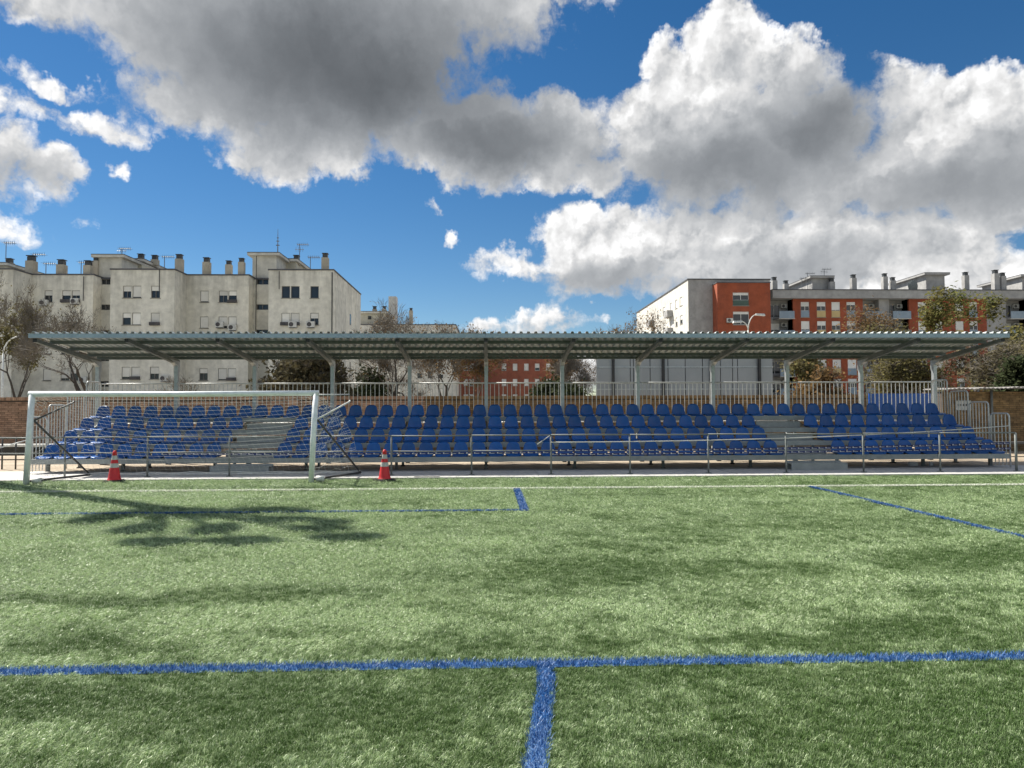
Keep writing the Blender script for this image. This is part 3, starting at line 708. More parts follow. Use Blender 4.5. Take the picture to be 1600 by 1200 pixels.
# ------------------------------------------------------------------ boundary wall and things at its foot
def brickwork(name, x0, x1, y, h, parent, mt, bl=.245, bh=.068, jt=.011, dep=.03, kind='stuff', seed=1, skip=None):
    rr = random.Random(seed); m = MB(); k = 0; z = 0
    while z+bh < h:
        x = x0-(bl/2 if k % 2 else 0)
        while x < x1:
            a, e = max(x, x0), min(x+bl, x1)
            if e-a > .03:
                d = rr.uniform(-.006, .006)
                n = len(m.v); yy = y-dep+d
                m.v += [(a, yy, z), (e, yy, z), (e, yy, z+bh), (a, yy, z+bh), (a, y, z), (e, y, z), (e, y, z+bh), (a, y, z+bh)]
                m.f += [(n, n+1, n+2, n+3), (n+3, n+2, n+6, n+7), (n, n+4, n+5, n+1), (n, n+3, n+7, n+4), (n+1, n+5, n+6, n+2)]
            x += bl+jt
        z += bh+jt; k += 1
    o = m.build(name, mt, parent); o['kind'] = kind; return o
wall = thing('brick_wall', 'long low brick boundary wall behind the stand', 'wall', (0, 0, 0))
MB().box(-42, 16.9, 28, 28.25, -.03, 2.02).build('wall_core', 'mortar', wall)
brickwork('brick_courses', -30, -2.5, 28, 2.02, wall, 'brick', seed=2); brickwork('brick_courses', -2.5, 16.9, 28, 2.02, wall, 'brick_yellow', seed=3)
rr = random.Random(8)
for xa_, xe_, mt_ in ((-30, -2.5, 'brick'), (-2.5, 16.9, 'brick_yellow')):
    cp = MB(); x = xa_
    while x < xe_-.07:
        cp.box(x, x+.068, 27.93, 28.3, 2.02, 2.145+rr.uniform(-.006, .006)); x += .079
    o = cp.build('soldier_course', mt_, wall); o['kind'] = 'stuff'
for x in (-19.4, -15.5, -7.6, -.4, 6.2, 11.5):
    MB().box(x-.2, x+.2, 27.86, 27.969, -.02, 2.0).build('pier', 'brick' if x < -2.5 else 'brick_yellow', wall)

shed = thing('brick_shed', 'low dark brick shed with rusty sheet roof beyond the stand end', 'shed')
MB().box(16.95, 34, 26.0, 27.2, -.03, 2.22).build('wall_core', 'mortar', shed)
brickwork('brick_courses', 16.95, 27, 26.0, 2.22, shed, 'brick_yellow', seed=5)
m = MB(); rr = random.Random(4); n = 90
for i in range(n):
    x = 16.85+i*.16; z = 2.28+.012*i*.16+.03*sin(i*.9)*rr.random()
    m.hexa([(x, 25.45, z), (x+.158, 25.45, z+.006), (x+.158, 27.0, z+.02), (x, 27.0, z+.02), (x, 25.45, z+.02), (x+.08, 25.45, z+.05), (x+.08, 27.0, z+.07), (x, 27.0, z+.04)])
m.build('roof_sheet', 'shed_roof', shed)
MB().tube([AT(1549, 612, 25.9)[:2]+(0.,), AT(1549, 612, 25.9)[:2]+(2.28,)], .045, 8).build('downpipe', 'galv_dull', shed, True)
sg = thing('wall_sign', 'small grey sign plate with dark lettering on the brick shed', 'sign', (17.71, 25.9, 1.52))
MB().box(-.28, .28, 0, .02, 0, .36).build('plate', 'sign_plate', sg)
m = MB()
for i in range(5):
    x = -.235+i*.1
    m.box(x, x+.07, -.004, -.001, .15, .23)
m.build('lettering', 'sign_ink', sg)
MB().tube([(-.2, .03, -1.5), (-.2, .03, .0)], .02, 6).build('post', 'galv_dull', sg)
MB().tube([(.2, .03, -1.5), (.2, .03, .0)], .02, 6).build('post', 'galv_dull', sg)
bb = thing('blue_board', 'plain bright blue board standing behind the end of the top row', 'board', (14.43, 24.4, 0))
for i in range(4): MB().box(-1.14+i*.57+.004, -1.14+(i+1)*.57-.004, -.03, .03, .35, 2.115).build('board_panel', 'board_blue', bb)
for x in (-1.05, 1.05): MB().box(x-.04, x+.04, .031, .10, -.02, 2.0).build('post', 'galv_dull', bb)

# sheet metal fronton wall
pw = thing('panel_wall', 'tall grey sheet metal panel wall on black steel posts', 'wall', (5.2, 34, 0))
xs = [XX(v, 34)-5.2 for v in (932, 958, 985, 990, 1016, 1036, 1044, 1071, 1098, 1112, 1126, 1145, 1153, 1186, 1208)]
for a, e in zip(xs[:-1], xs[1:]):
    for z0, z1 in ((.1, 2.55), (2.57, 3.6), (3.66, 5.2)):
        MB().box(a+.018, e-.018, 0, .04, z0, z1-.012).build('panel', 'sound_panel', pw)
MB().box(.01, xs[-1]-.01, .045, .08, .1, 5.19).build('backing', 'black_steel', pw)
for v in (958, 1036, 1111, 1186):
    x = XX(v, 34)-5.2; MB().box(x-.055, x+.055, -.16, -.003, -.03, 5.2).build('post', 'black_steel', pw)
for z in (2.56, 3.63): MB().box(0, xs[-1], -.03, -.002, z-.03, z+.03).build('rail', 'galv', pw)

# low railings and bench beam out by the far left of the walkway
t = thing('ramp_railing', 'low dark-posted ramp railing between the goal and brick wall', 'railing', (-13.9, 20.3, 0))
MB().tube([(-3, 0, .86), (2.02, 0, .86), (2.1, 0, .80), (2.1, 0, 0)], .02, 8).build('top_rail', 'galv_rail', t, True)
for x in (-2.2, -1.2, .35, .72): MB().tube([(x, 0, -.02), (x, 0, .86)], .022, 8).build('post', 'dark_tube', t, True)
t = thing('bench', 'long pale bench beam on dark legs in front of the brick wall', 'bench', (-16.5, 24.5, 0))
MB().box(-4, 4.4, -.2, .2, .42, .50).build('seat_beam', 'old_white', t)
MB().box(-4, 4.4, .22, .28, .10, .40).build('back_beam', 'dark_tube', t)
for x in (-3.5, -1.2, 1.2, 3.6): MB().box(x-.05, x+.05, -.15, .15, -.02, .42).build('leg', 'dark_tube', t)
t = thing('guard_bench', 'dark low bench beam beyond the stand in front of the shed', 'bench', (18.4, 23.2, 0))
MB().box(-2.5, 5, -.2, .2, .40, .47).build('seat_beam', 'dark_tube', t)
for x in (-2.2, 0, 2.2, 4.6): MB().box(x-.05, x+.05, -.15, .15, -.02, .40).build('leg', 'dark_tube', t)
tag(MB().tube([(-12.6, 18.3, .60), (-11.62, 18.9, .96)], .016, 6).build('loose_rod', 'galv_rail', None, True), 'thin metal rod leaning up to the end guard near the goal', 'rod')

# ------------------------------------------------------------------ buildings
def fmap(o, u, n): 
    o, u, n = Vector(o), Vector(u), Vector(n)
    return lambda a, v, d: tuple(o+u*a+Vector((0, 0, v))-n*d)
def facade(m, fm, w, z0, z1, holes, dep=.22):
    us = sorted({0, w, *[h[0] for h in holes], *[h[1] for h in holes]}); vs = sorted({z0, z1, *[h[2] for h in holes], *[h[3] for h in holes]})
    for a, e in zip(us[:-1], us[1:]):
        for c, d in zip(vs[:-1], vs[1:]):
            uc, vc = (a+e)/2, (c+d)/2
            if any(h[0] < uc < h[1] and h[2] < vc < h[3] for h in holes): continue
            m.quad(fm(a, c, 0), fm(e, c, 0), fm(e, d, 0), fm(a, d, 0))
    for h in holes:
        a, e, c, d = h[:4]
        m.quad(fm(a, c, 0), fm(e, c, 0), fm(e, c, dep), fm(a, c, dep)); m.quad(fm(a, d, 0), fm(e, d, 0), fm(e, d, dep), fm(a, d, dep))
        m.quad(fm(a, c, 0), fm(a, d, 0), fm(a, d, dep), fm(a, c, dep)); m.quad(fm(e, c, 0), fm(e, d, 0), fm(e, d, dep), fm(e, c, dep))
def fbox(m, fm, a, e, c, d, d0, d1):
    m.hexa([fm(a, c, d0), fm(e, c, d0), fm(e, c, d1), fm(a, c, d1), fm(a, d, d0), fm(e, d, d0), fm(e, d, d1), fm(a, d, d1)])
def window(parent, fm, h, shut=.4, split=False, sm='shutter', sill=True, grille=0, lower=None):
    a, e, c, d = h[:4]; t = .06; m = MB()
    c0 = c
    if lower: 
        c = c+(d-c)*.42
    fbox(m, fm, a, e, c, c+t, .10, .17); fbox(m, fm, a, e, d-t, d, .10, .17); fbox(m, fm, a, a+t, c+t, d-t, .10, .17); fbox(m, fm, e-t, e, c+t, d-t, .10, .17)
    if split: fbox(m, fm, (a+e)/2-.04, (a+e)/2+.04, c+t, d-t, .10, .17)
    w = m.build('window', 'frame_dark' if sm == 'shutter' else 'frame_al', parent)
    p = MB(); fbox(p, fm, a, e, c, d, .18, .20); p.build('pane', 'glass', w)
    if shut > .02:
        s_ = MB(); hh = (d-c)*min(shut, 1); n = max(2, int(hh/.16))
        for i in range(n):
            z1 = d-hh*i/n; z0 = d-hh*(i+1)/n; fbox(s_, fm, a+.05, e-.05, z0+.012, z1-(.05 if i == 0 else 0), .075, .095)
        fbox(s_, fm, a+.05, e-.05, d-hh, d-.05, .096, .099); s_.build('shutter', sm, w)
    if sill:
        s_ = MB(); fbox(s_, fm, a-.08, e+.08, c0-.07, c0-.002, -.07, .15); s_.build('sill', 'parapet_stain', w)
    if grille:
        s_ = MB(); fbox(s_, fm, a-.05, e+.05, c-.05, c+.28, -.30, -.06); s_.build('window_box', 'awning', w)
    if lower:
        s_ = MB(); fbox(s_, fm, a, e, c0, c-.004, .03, .12); s_.build('lower_panel', lower, w)
def acunit(parent, fm, a, c, s=1.0):
    m = MB(); fbox(m, fm, a, a+.85*s, c, c+.62*s, -.42, -.04); o = m.build('air_conditioner', 'ac_white', parent)
    q_ = MB(); cx, cz = a+.30*s, c+.31*s
    pts = [fm(cx+.24*s*cos(k*pi/6), cz+.24*s*sin(k*pi/6), -.428) for k in range(12)]
    n = len(q_.v); q_.v += pts; q_.f.append(tuple(range(12))); q_.build('fan_grille', 'awning', o)
    b_ = MB(); fbox(b_, fm, a+.1*s, a+.75*s, c-.06, c-.003, -.40, -.0); b_.build('bracket', 'dark_tube', o)
def chimney(parent, x, y, z0, z1, w=.7, mt='chimney'):
    m = MB().box(x-w/2, x+w/2, y, y+w, z0, z1); o = m.build('chimney', mt, parent)
    c = MB(); c.box(x-w*.36, x+w*.36, y+w*.14, y+w*.86, z1+.002, z1+w*.55); c.box(x-w*.46, x+w*.46, y+w*.04, y+w*.96, z1+w*.62, z1+w*.72); c.box(x-w*.2, x+w*.2, y+w*.3, y+w*.7, z1+w*.55, z1+w*.62); c.build('cowl', 'chimney_cap', o)
def antenna(x, y, z0, z1, lab, kind=0, s=1):
    t = thing('tv_antenna', lab, 'antenna', (x, y, z0), 0, 'rooftop television antennas')
    h = z1-z0; MB().tube([(0, 0, -.05), (0, 0, h)], .035*s, 6).build('mast', 'antenna', t)
    m = MB(); L = .9*s
    m.tube([(-L*.3, 0, h*.95), (L, 0, h*.95)], .025*s, 4)
    for i in range(6): xx = -L*.2+i*L*.22; m.box(xx-.012, xx+.012, -.45*s, .45*s, h*.95-.012, h*.95+.012); m.box(xx-.012, xx+.012, -.012, .012, h*.95-.2*s, h*.95+.2*s)
    m.build('boom', 'antenna', t)
    if kind:
        m = MB(); m.tube([(-L*.5, 0, h*.65), (L*.5, 0, h*.62)], .025*s, 4)
        for i in range(4): xx = -L*.4+i*L*.25; m.box(xx-.012, xx+.012, -.012, .012, h*.63-.25*s, h*.63+.25*s)
        m.build('second_boom', 'antenna', t)
def stairhouse(parent, x0, x1, y0, y1, z0, z1, mt, ov=.45, roof='plaster_dark', holes=()):
    m = MB().box(x0, x1, y0, y1, z0, z1); o = m.build('stair_tower', mt, parent)
    MB().box(x0-ov, x1+ov, y0-ov, y1+ov, z1+.002, z1+.28).build('roof_slab', roof, o)
    MB().box(x0-ov-.02, x1+ov+.02, y0-ov-.02, y1+ov+.02, z1+.282, z1+.36).build('roof_edge', 'coping', o)

# --- left apartment block
lb = thing('apartment_block', 'long weathered grey-beige apartment block with rooftop chimneys, left of the canopy', 'building')
YP, YQ, YS = 75.0, 78.0, 79.6                  # projecting bays, set-back bays, stair recess
ZT = 16.35
FL = 2.83
def wz(y_px, x=450, Y=75.0): return ZZ(x, y_px, Y)
secs = [  # x px left, right, Y, windows: (px0, px1)
 (-190, 21, YP, [(-160, -132), (-100, -86)]), (21, 146, YQ, [(69.5, 82), (97, 110.5), (112, 125)]), (173, 273, YP, [(192, 205), (207, 220.5), (236, 250)]), (273, 389, YQ, [(313, 326), (342, 355.5), (357, 370)]), (420, 521, YP, [(440, 453), (454.5, 468), (485, 498)])]
rr = random.Random(12)
ztopw = wz(447); hw = 1.28
for si, (p0, p1, Yd, wins) in enumerate(secs):
    x0, x1 = XX(p0, Yd, 430), XX(p1, Yd, 430)
    if Yd == YQ: x0 = XX(p0, YP, 430)
    m = MB(); fm = fmap((x0, Yd, 0), (1, 0, 0), (0, -1, 0)); holes = []
    for (a, e) in wins:
        for f in range(5):
            zt = ztopw-FL*f; holes.append((XX(a, Yd, 460)-x0, XX(e, Yd, 460)-x0, zt-hw, zt, f))
    facade(m, fm, x1-x0, -.03, ZT, [h for h in holes], .22)
    yb = 91
    m.quad((x1, Yd, -.03), (x1, yb, -.03), (x1, yb, ZT), (x1, Yd, ZT)); m.quad((x0, Yd, -.03), (x0, yb, -.03), (x0, yb, ZT), (x0, Yd, ZT))
    m.quad((x0, Yd, ZT), (x1, Yd, ZT), (x1, yb, ZT), (x0, yb, ZT)); m.quad((x0, yb, -.03), (x1, yb, -.03), (x1, yb, ZT), (x0, yb, ZT))
    wl = m.build('wall', 'plaster', lb)
    MB().box(x0-.08, x1+.08, Yd-.08, yb, ZT+.002, ZT+.14).build('coping', 'coping', lb)
    for h in holes:
        f = h[4]; key = rr.random()
        if si == 4 and f == 0: window(lb, fm, h, 0, False)
        else: window(lb, fm, h, rr.choice((.92, .95, .88, .45, .4, .8, .9, .55)) if not (si == 1 and f == 0) else .42, rr.random() < .5, 'shutter', True, 1 if rr.random() < .12 or (si == 1 and f == 0 and h[0] > 3) else 0)
    for h in holes:
        if rr.random() < .12 and not (si == 4 and h[4] < 2): acunit(lb, fm, h[1]+rr.uniform(.1, .3), h[2]-.25)
for a, c in ((452, 512), (480, 512)): acunit(lb, fmap((0, YP, 0), (1, 0, 0), (0, -1, 0)), XX(a, YP, 507), ZZ(a, c, YP))
acunit(lb, fmap((0, YQ, 0), (1, 0, 0), (0, -1, 0)), XX(64, YQ, 470), ZZ(64, 478, YQ))
acunit(lb, fmap((0, YQ, 0), (1, 0, 0), (0, -1, 0)), XX(338, YQ, 512), ZZ(338, 512, YQ))
for (p0, p1) in ((146, 173), (389, 420)):       # stair recesses with slot windows
    x0, x1 = XX(p0, YQ, 430)+.0, XX(p1, YP, 430); fm = fmap((x0, YS, 0), (1, 0, 0), (0, -1, 0)); m = MB(); hs = []
    for f in range(6):
        zt = wz(436, p1, YS)-FL*f; hs.append((XX(p0+12, YS, 440)-x0, XX(p1-.5, YS, 440)-x0, zt-.62, zt))
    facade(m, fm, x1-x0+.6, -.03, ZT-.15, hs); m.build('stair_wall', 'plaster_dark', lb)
    for h in hs: window(lb, fm, h, 0, True, sill=False)
    MB().box(x0, x1+.5, YS-.1, 91, ZT-.14, ZT+.05).build('coping', 'coping', lb)
stairhouse(lb, XX(152, 80.2, 410), XX(190, 80.2, 410), 80.2, 92, ZT-.1, wz(403, 170, 80.2), 'plaster_dark')
stairhouse(lb, XX(192, 84, 410), XX(222, 84, 410), 84, 92.5, ZT-.1, wz(409, 200, 84), 'cream', .3)
stairhouse(lb, XX(394.5, 80.2, 410), XX(432, 80.2, 410), 80.2, 92, ZT-.1, wz(400, 410, 80.2), 'plaster_dark')
stairhouse(lb, XX(434, 84, 410), XX(462, 84, 410), 84, 92.5, ZT-.1, wz(409, 450, 84), 'cream', .3)
stairhouse(lb, XX(-40, 84, 410), XX(10, 84, 410), 84, 96, ZT-.1, wz(415, 10, 84), 'cream', .3)
for px, py, Yd, w in ((45, 407, 78.4, .85), (93, 413, 78.4, .8), (135, 414, 78.4, .75), (148, 407, 79.9, .6), (278, 404, 78.4, .72), (321, 409, 78.4, .72), (356, 413, 78.4, .62), (376, 409, 78.4, .62), (507, 402, 75.6, .68)):
    chimney(lb, XX(px, Yd, 430), Yd, ZT+.1, ZZ(px, py, Yd), w)
for px, py, Yd in ((12, 409, 86), (218, 402, 85), (240, 404, 86), (462, 404, 85)): chimney(lb, XX(px, Yd, 410), Yd, ZZ(px, py+10, Yd), ZZ(px, py+1, Yd), .75)
# gable end: shallow recessed panels and slot windows
gx = XX(521, YP, 430); fm = fmap((gx, YP, 0), (0, 1, 0), (1, 0, 0))
for (a, e) in ((1.0, 6.6), (12.4, 15.6)):
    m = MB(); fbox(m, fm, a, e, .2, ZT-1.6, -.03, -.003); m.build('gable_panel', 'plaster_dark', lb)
for f in range(5):
    zt = ZT-3.4-FL*f; m = MB(); fbox(m, fm, 8.9, 9.5, zt-1.3, zt, -.03, -.004); m.build('window', 'glass', lb)
MB().tube([(gx-.12, YP-.06, 0), (gx-.12, YP-.06, ZT-.2)], .06, 6).build('downpipe', 'dark_tube', lb)
for px, y0, y1, Yd in ((399, 400, 520, 79.4), (128, 432, 470, 77.9), (247, 420, 455, 74.9), (435, 424, 452, 74.9)):
    MB().tube([(XX(px, Yd), Yd-.05, ZZ(px, y1, Yd)), (XX(px, Yd), Yd-.05, ZZ(px, y0, Yd))], .045, 5).build('downpipe', 'dark_tube', lb)
for i, (px, y0, y1, Yd, k) in enumerate(((9, 408, 378, 86, 0), (55, 430, 396, 80, 0), (72, 430, 411, 80, 0), (127, 430, 409, 80, 0), (190, 399, 388, 84, 1), (257, 425, 400, 82, 0), (468, 405, 381, 86, 1), (485, 420, 401, 82, 0))):
    antenna(XX(px, Yd, 410), Yd, ZZ(px, y0, Yd), ZZ(px, y1, Yd), ('aerial on the cream stair tower roof at the block corner', 'tall aerial beside the first thick chimney of the beige block', 'low aerial between two chimneys of the beige block', 'slanting aerial beside a stubby chimney of the beige block', 'small aerial on the roof slab of the grey stair tower', 'thin aerial near the lone chimney beside the grey stair tower', 'double aerial on the taller stair tower of the beige block', 'aerial in front of the taller stair tower of the beige block')[i], k, 1.2)
t = thing('radio_mast', 'tall thin radio mast on the highest stair tower', 'mast', (XX(434, 84, 390), 84, ZZ(434, 397, 84)))
MB().tube([(0, 0, -.1), (0, 0, ZZ(434, 358, 84)-ZZ(434, 397, 84))], [.07, .02], 6).build('mast', 'antenna', t)
MB().box(-.2, .2, -.05, .05, 1.0, 1.1).box(-.16, .16, -.05, .05, 1.5, 1.58).box(-.12, .12, -.05, .05, 1.9, 1.96).build('dipoles', 'antenna', t)

# --- cream block behind the trees
cb = thing('cream_block', 'distant cream apartment block with water tower, half hidden by bare trees', 'building')
Yc = 112
x0, x1 = XX(560, Yc, 500), XX(712, Yc, 560); m = MB(); fm = fmap((x0, Yc, 0), (1, 0, 0), (0, -1, 0)); hs = []; zt = ZZ(640, 508, Yc)
for f in range(5):
    for k in range(9): hs.append((1.0+k*1.65, 1.75+k*1.65, zt-1.5-2.85*f-1.2, zt-1.5-2.85*f))
hs = [h for h in hs if h[2] > .5 and h[1] < x1-x0-.5]
xm = XX(655, Yc, 505)-x0
facade(m, fm, x1-x0, -.03, zt, hs); m.quad((x0, Yc+14, 0), (x1, Yc+14, 0), (x1, Yc+14, zt), (x0, Yc+14, zt)); m.quad((x1, Yc, 0), (x1, Yc+14, 0), (x1, Yc+14, zt), (x1, Yc, zt)); m.quad((x0, Yc, zt), (x1, Yc, zt), (x1, Yc+14, zt), (x0, Yc+14, zt))
m.build('wall', 'white_wall', cb)
for h in hs: window(cb, fm, h, rr.choice((0, .5, 1, .3)), False, sill=False)
stairhouse(cb, XX(560, Yc+2, 490), XX(603, Yc+2, 490), Yc+2, Yc+10, zt, ZZ(590, 490, Yc+2), 'cream', .4)
MB().box(XX(575, Yc+1.9, 490), XX(580, Yc+1.9, 490), Yc+1.9, Yc+1.99, ZZ(577, 499, Yc+2), ZZ(577, 494, Yc+2)).build('window', 'glass', cb)
MB().box(XX(607, Yc+12, 480), XX(619, Yc+12, 480), Yc+12, Yc+14, zt-.5, ZZ(612, 463, Yc+12)).build('water_tower', 'white_wall', cb)
for px, py in ((585, 484), (600, 484)): chimney(cb, XX(px, Yc+3, 480), Yc+3, ZZ(px, 488, Yc+3), ZZ(px, 483, Yc+3), .7)
chimney(cb, XX(642, Yc+1, 480), Yc+1, zt, ZZ(642, 485, Yc+1), .55)
MB().box(x0-.1, x1+.1, Yc-.1, Yc+14, zt+.002, zt+.15).build('coping', 'coping', cb)

# --- far red brick block in the middle
rb = thing('red_brick_block', 'distant plain red brick block with small white shuttered windows', 'building')
Yr = 126; x0, x1 = XX(712, Yr, 570), XX(874, Yr, 570); zt = 13.6; m = MB(); fm = fmap((x0, Yr, 0), (1, 0, 0), (0, -1, 0)); hs = []
for px in (728, 737, 787.6, 804.8, 822.4, 839.4, 857):
    for py in (532, 568, 592, 616): 
        a = XX(px-3.6, Yr, py)-x0; e = XX(px+3.6, Yr, py)-x0
        z1 = ZZ(px, py, Yr); hs.append((a, e, z1-1.25, z1))
hs = [h for h in hs if h[3] < zt-.6]
facade(m, fm, x1-x0, -.03, zt, hs); m.quad((x1, Yr, 0), (x1, Yr+12, 0), (x1, Yr+12, zt), (x1, Yr, zt)); m.quad((x0, Yr, 0), (x0, Yr+12, 0), (x0, Yr+12, zt), (x0, Yr, zt)); m.quad((x0, Yr, zt), (x1, Yr, zt), (x1, Yr+12, zt), (x0, Yr+12, zt)); m.quad((x0, Yr+12, 0), (x1, Yr+12, 0), (x1, Yr+12, zt), (x0, Yr+12, zt))
m.build('wall', 'red_wall_far', rb)
for h in hs: window(rb, fm, h, rr.choice((1, 1, .8, .6)), False, 'shutter_white', True)

# --- right complex: white and red corner block
Yw = 105
wb = thing('corner_block', 'tall corner block with bright white side wall and orange-red brick front', 'building')
xc = XX(1075, Yw, 440); xr = XX(1203, Yw, 440); zc = ZZ(1075, 437, Yw); ybk = 142
m = MB(); fm = fmap((xc, Yw, 0), (0, 1, 0), (-1, 0, 0)); hs = []
for f in range(6):
    zt = zc-2.0-2.85*f
    for k, a in enumerate((3.2, 6.2, 9.5, 14.0, 18.6, 22.5, 26.5, 31.0)): hs.append((a, a+(1.1 if k % 3 else 1.5), zt-1.35, zt, k))
facade(m, fm, ybk-Yw, -.03, zc, hs, .3)
m.quad((xc, ybk, 0), (xr, ybk, 0), (xr, ybk, zc), (xc, ybk, zc)); m.quad((xr, Yw, 0), (xr, ybk, 0), (xr, ybk, zc), (xr, Yw, zc)); m.quad((xc, Yw, zc), (xr, Yw, zc), (xr, ybk, zc), (xc, ybk, zc))
m.build('side_wall', 'white_wall', wb)
for h in hs:
    window(wb, fm, h, rr.choice((0, .4, .5, 1)), False, 'shutter_white', True)
    if h[4] in (2, 5):
        q_ = MB(); fbox(q_, fm, h[0]-.5, h[1]+.9, h[2]-1.0, h[2]+.02, -.9, -.02); q_.build('balcony', 'grey_wall', wb)
fmw = fmap((xc, Yw, 0), (1, 0, 0), (0, -1, 0)); m = MB(); wd = xr-xc; sl0 = XX(1113, Yw, 480)-xc
hs = [(sl0+.1, sl0+.75, zc-5.0-2.85*f, zc-3.4-2.85*f) for f in range(5)]
facade(m, fmw, wd, -.03, zc, hs); m.build('front_wall', 'grey_wall', wb)
for h in hs: window(wb, fmw, h, 0, False, sill=False)
MB().box(xc-.12, xr+.1, Yw-.12, ybk, zc+.002, zc+.16).build('coping', 'coping', wb)
Yb = Yw-2.2; xa, xe = XX(1121, Yb, 480), XX(1204, Yb, 480); zb = ZZ(1160, 442, Yb); fm = fmap((xa, Yb, 0), (1, 0, 0), (0, -1, 0)); m = MB(); hs = []
for f in range(5):
    a, e = XX(1145, Yb, 470)-xa, XX(1170, Yb, 470)-xa; zt = ZZ(1157, 457, Yb)-2.82*f; hs.append((a, e, zt-1.95, zt))
facade(m, fm, xe-xa, -.03, zb, hs, .3); 
for xx_ in (xa, xe): m.quad((xx_, Yb, 0), (xx_, Yw-.003, 0), (xx_, Yw-.003, zb), (xx_, Yb, zb))
m.quad((xa, Yb, zb), (xe, Yb, zb), (xe, Yw-.003, zb), (xa, Yw-.003, zb)); m.build('red_wall', 'red_wall', wb)
for i, h in enumerate(hs): window(wb, fm, h, .36 if i == 0 else .2, True, 'shutter_white', True, 0, 'panel_green' if i == 0 else None)
acunit(wb, fm, hs[1][0]-1.0, hs[1][2]+.3)
MB().box(xa-.08, xe+.08, Yb-.08, Yw-.13, zb+.002, zb+.12).build('coping', 'coping', wb)

# --- right complex: long slab with balconies
sb = thing('balcony_block', 'long red and grey apartment slab with balconies and a deep concrete cornice', 'building')
Ys = 106; X0 = XX(1204.5, Ys, 470); X1 = XX(1850, Ys, 470); zt = ZZ(1210, 467, Ys); ztop = ZZ(1210, 454.5, Ys)
cols = [(1204.5, 1239, 'g'), (1239, 1348, 'r'), (1348, 1375, 'b'), (1375, 1391, 'g0'), (1391, 1420, 'b'), (1420, 1541, 'r'), (1541, 1574, 'g0'), (1574, 1606, 'b'), (1606, 1720, 'r'), (1720, 1850, 'g0')]
wr = {1: [(1251, 1264.5), (1276, 1290), (1299, 1312.5), (1322.5, 1336.5)], 5: [(1434, 1447), (1458.5, 1472), (1492, 1505), (1514, 1527)], 8: [(1620, 1633), (1645, 1658)]}
for ci, (p0, p1, kd) in enumerate(cols):
    a, e = XX(p0, Ys, 470), XX(p1, Ys, 470); Yf = Ys if kd[0] == 'r' else (Ys+.35 if kd == 'g0' else Ys+1.9)
    fm = fmap((a, Yf, 0), (1, 0, 0), (0, -1, 0)); m = MB(); hs = []
    for f in range(6):
        z1 = zt-.45-2.93*f
        if z1 < 2.2: continue
        if kd == 'r': hs += [(XX(c, Ys, 470)-a, XX(d, Ys, 470)-a, z1-2.35, z1, j) for j, (c, d) in enumerate(wr[ci])]
        elif kd in ('b', 'g'): hs.append((.35, (e-a)*.62, z1-2.1, z1-.15, 9))
    facade(m, fm, e-a, -.03, zt, hs, .25)
    if kd[0] != 'g0' and Yf > Ys+.5:
        for q_ in (a, e): m.quad((q_, Ys+.36, -.03), (q_, Yf, -.03), (q_, Yf, zt), (q_, Ys+.36, zt))
    if kd == 'r':
        for q_ in (a, e): m.quad((q_, Ys, -.03), (q_, Ys+2, -.03), (q_, Ys+2, zt), (q_, Ys, zt))
    m.build('wall', {'r': 'red_wall', 'g': 'grey_wall', 'b': 'grey_wall', 'g0': 'grey_wall'}[kd], sb)
    for h in hs:
        if h[4] == 9: window(sb, fm, h, rr.choice((0, .3, .5)), True, 'shutter_white', False)
        else: window(sb, fm, h, rr.choice((.35, .5, 1, .9, .5)), True, 'shutter_white', True, 0, 'panel_blue' if h[4] in (0, 3) else 'panel_ochre')
    if kd in ('b', 'g'):
        o_ = (e-a)*.30 if kd == 'g' else .06
        for f in range(6):
            z0 = zt-2.93*(f+1)+.0
            if z0 < 1: continue
            q_ = MB(); q_.box(a+o_, e-.06, Ys-.55, Ys+1.88, z0-.12, z0+.05); bl = q_.build('balcony', 'grey_wall', sb)
            q_ = MB(); q_.box(a+o_, e-.06, Ys-.62, Ys-.552, z0-.1, z0+1.0); q_.build('parapet', 'panel_blue', bl)
            q_ = MB(); q_.box(a+o_-.06, e, Ys-.64, Ys-.53, z0-.2, z0-.122); q_.build('slab_edge', 'white_wall', bl)
            acunit(sb, fmap((a, Ys+1.9, 0), (1, 0, 0), (0, -1, 0)), (e-a)*.66, z0+1.75)
m = MB().box(X0, X1, Ys-.75, Ys+13, zt+.002, ztop).build('cornice', 'grey_wall', sb)
MB().box(X0-.05, X1+.1, Ys-.82, Ys+13.1, ztop+.002, ztop+.15).build('coping', 'coping', sb)
MB().box(X0, X1, Ys+13, Ys+13.2, 0, zt).build('rear_wall', 'grey_wall', sb)
acunit(sb, fmap((0, Ys, 0), (1, 0, 0), (0, -1, 0)), XX(1449.5, Ys, 470), ZZ(1450, 478, Ys))
for p0, p1, py in ((1269, 1296, 435), (1447, 1476, 430), (1597, 1640, 433)):
    stairhouse(sb, XX(p0, Ys+2, 440), XX(p1, Ys+2, 440), Ys+2, Ys+11, ztop, ZZ(p0, py, Ys+2), 'grey_wall', .55, 'grey_wall')
for px, py, w in ((1211, 438, .75), (1229, 443, .7), (1301, 440, .75), (1335, 434, .75), (1384, 432, .72), (1396.5, 438, .72), (1511, 430, .75), (1558, 427, .8), (1569, 431, .75)):
    chimney(sb, XX(px, Ys+1, 440), Ys+1, ztop+.1, ZZ(px, py, Ys+1), w, 'grey_wall')
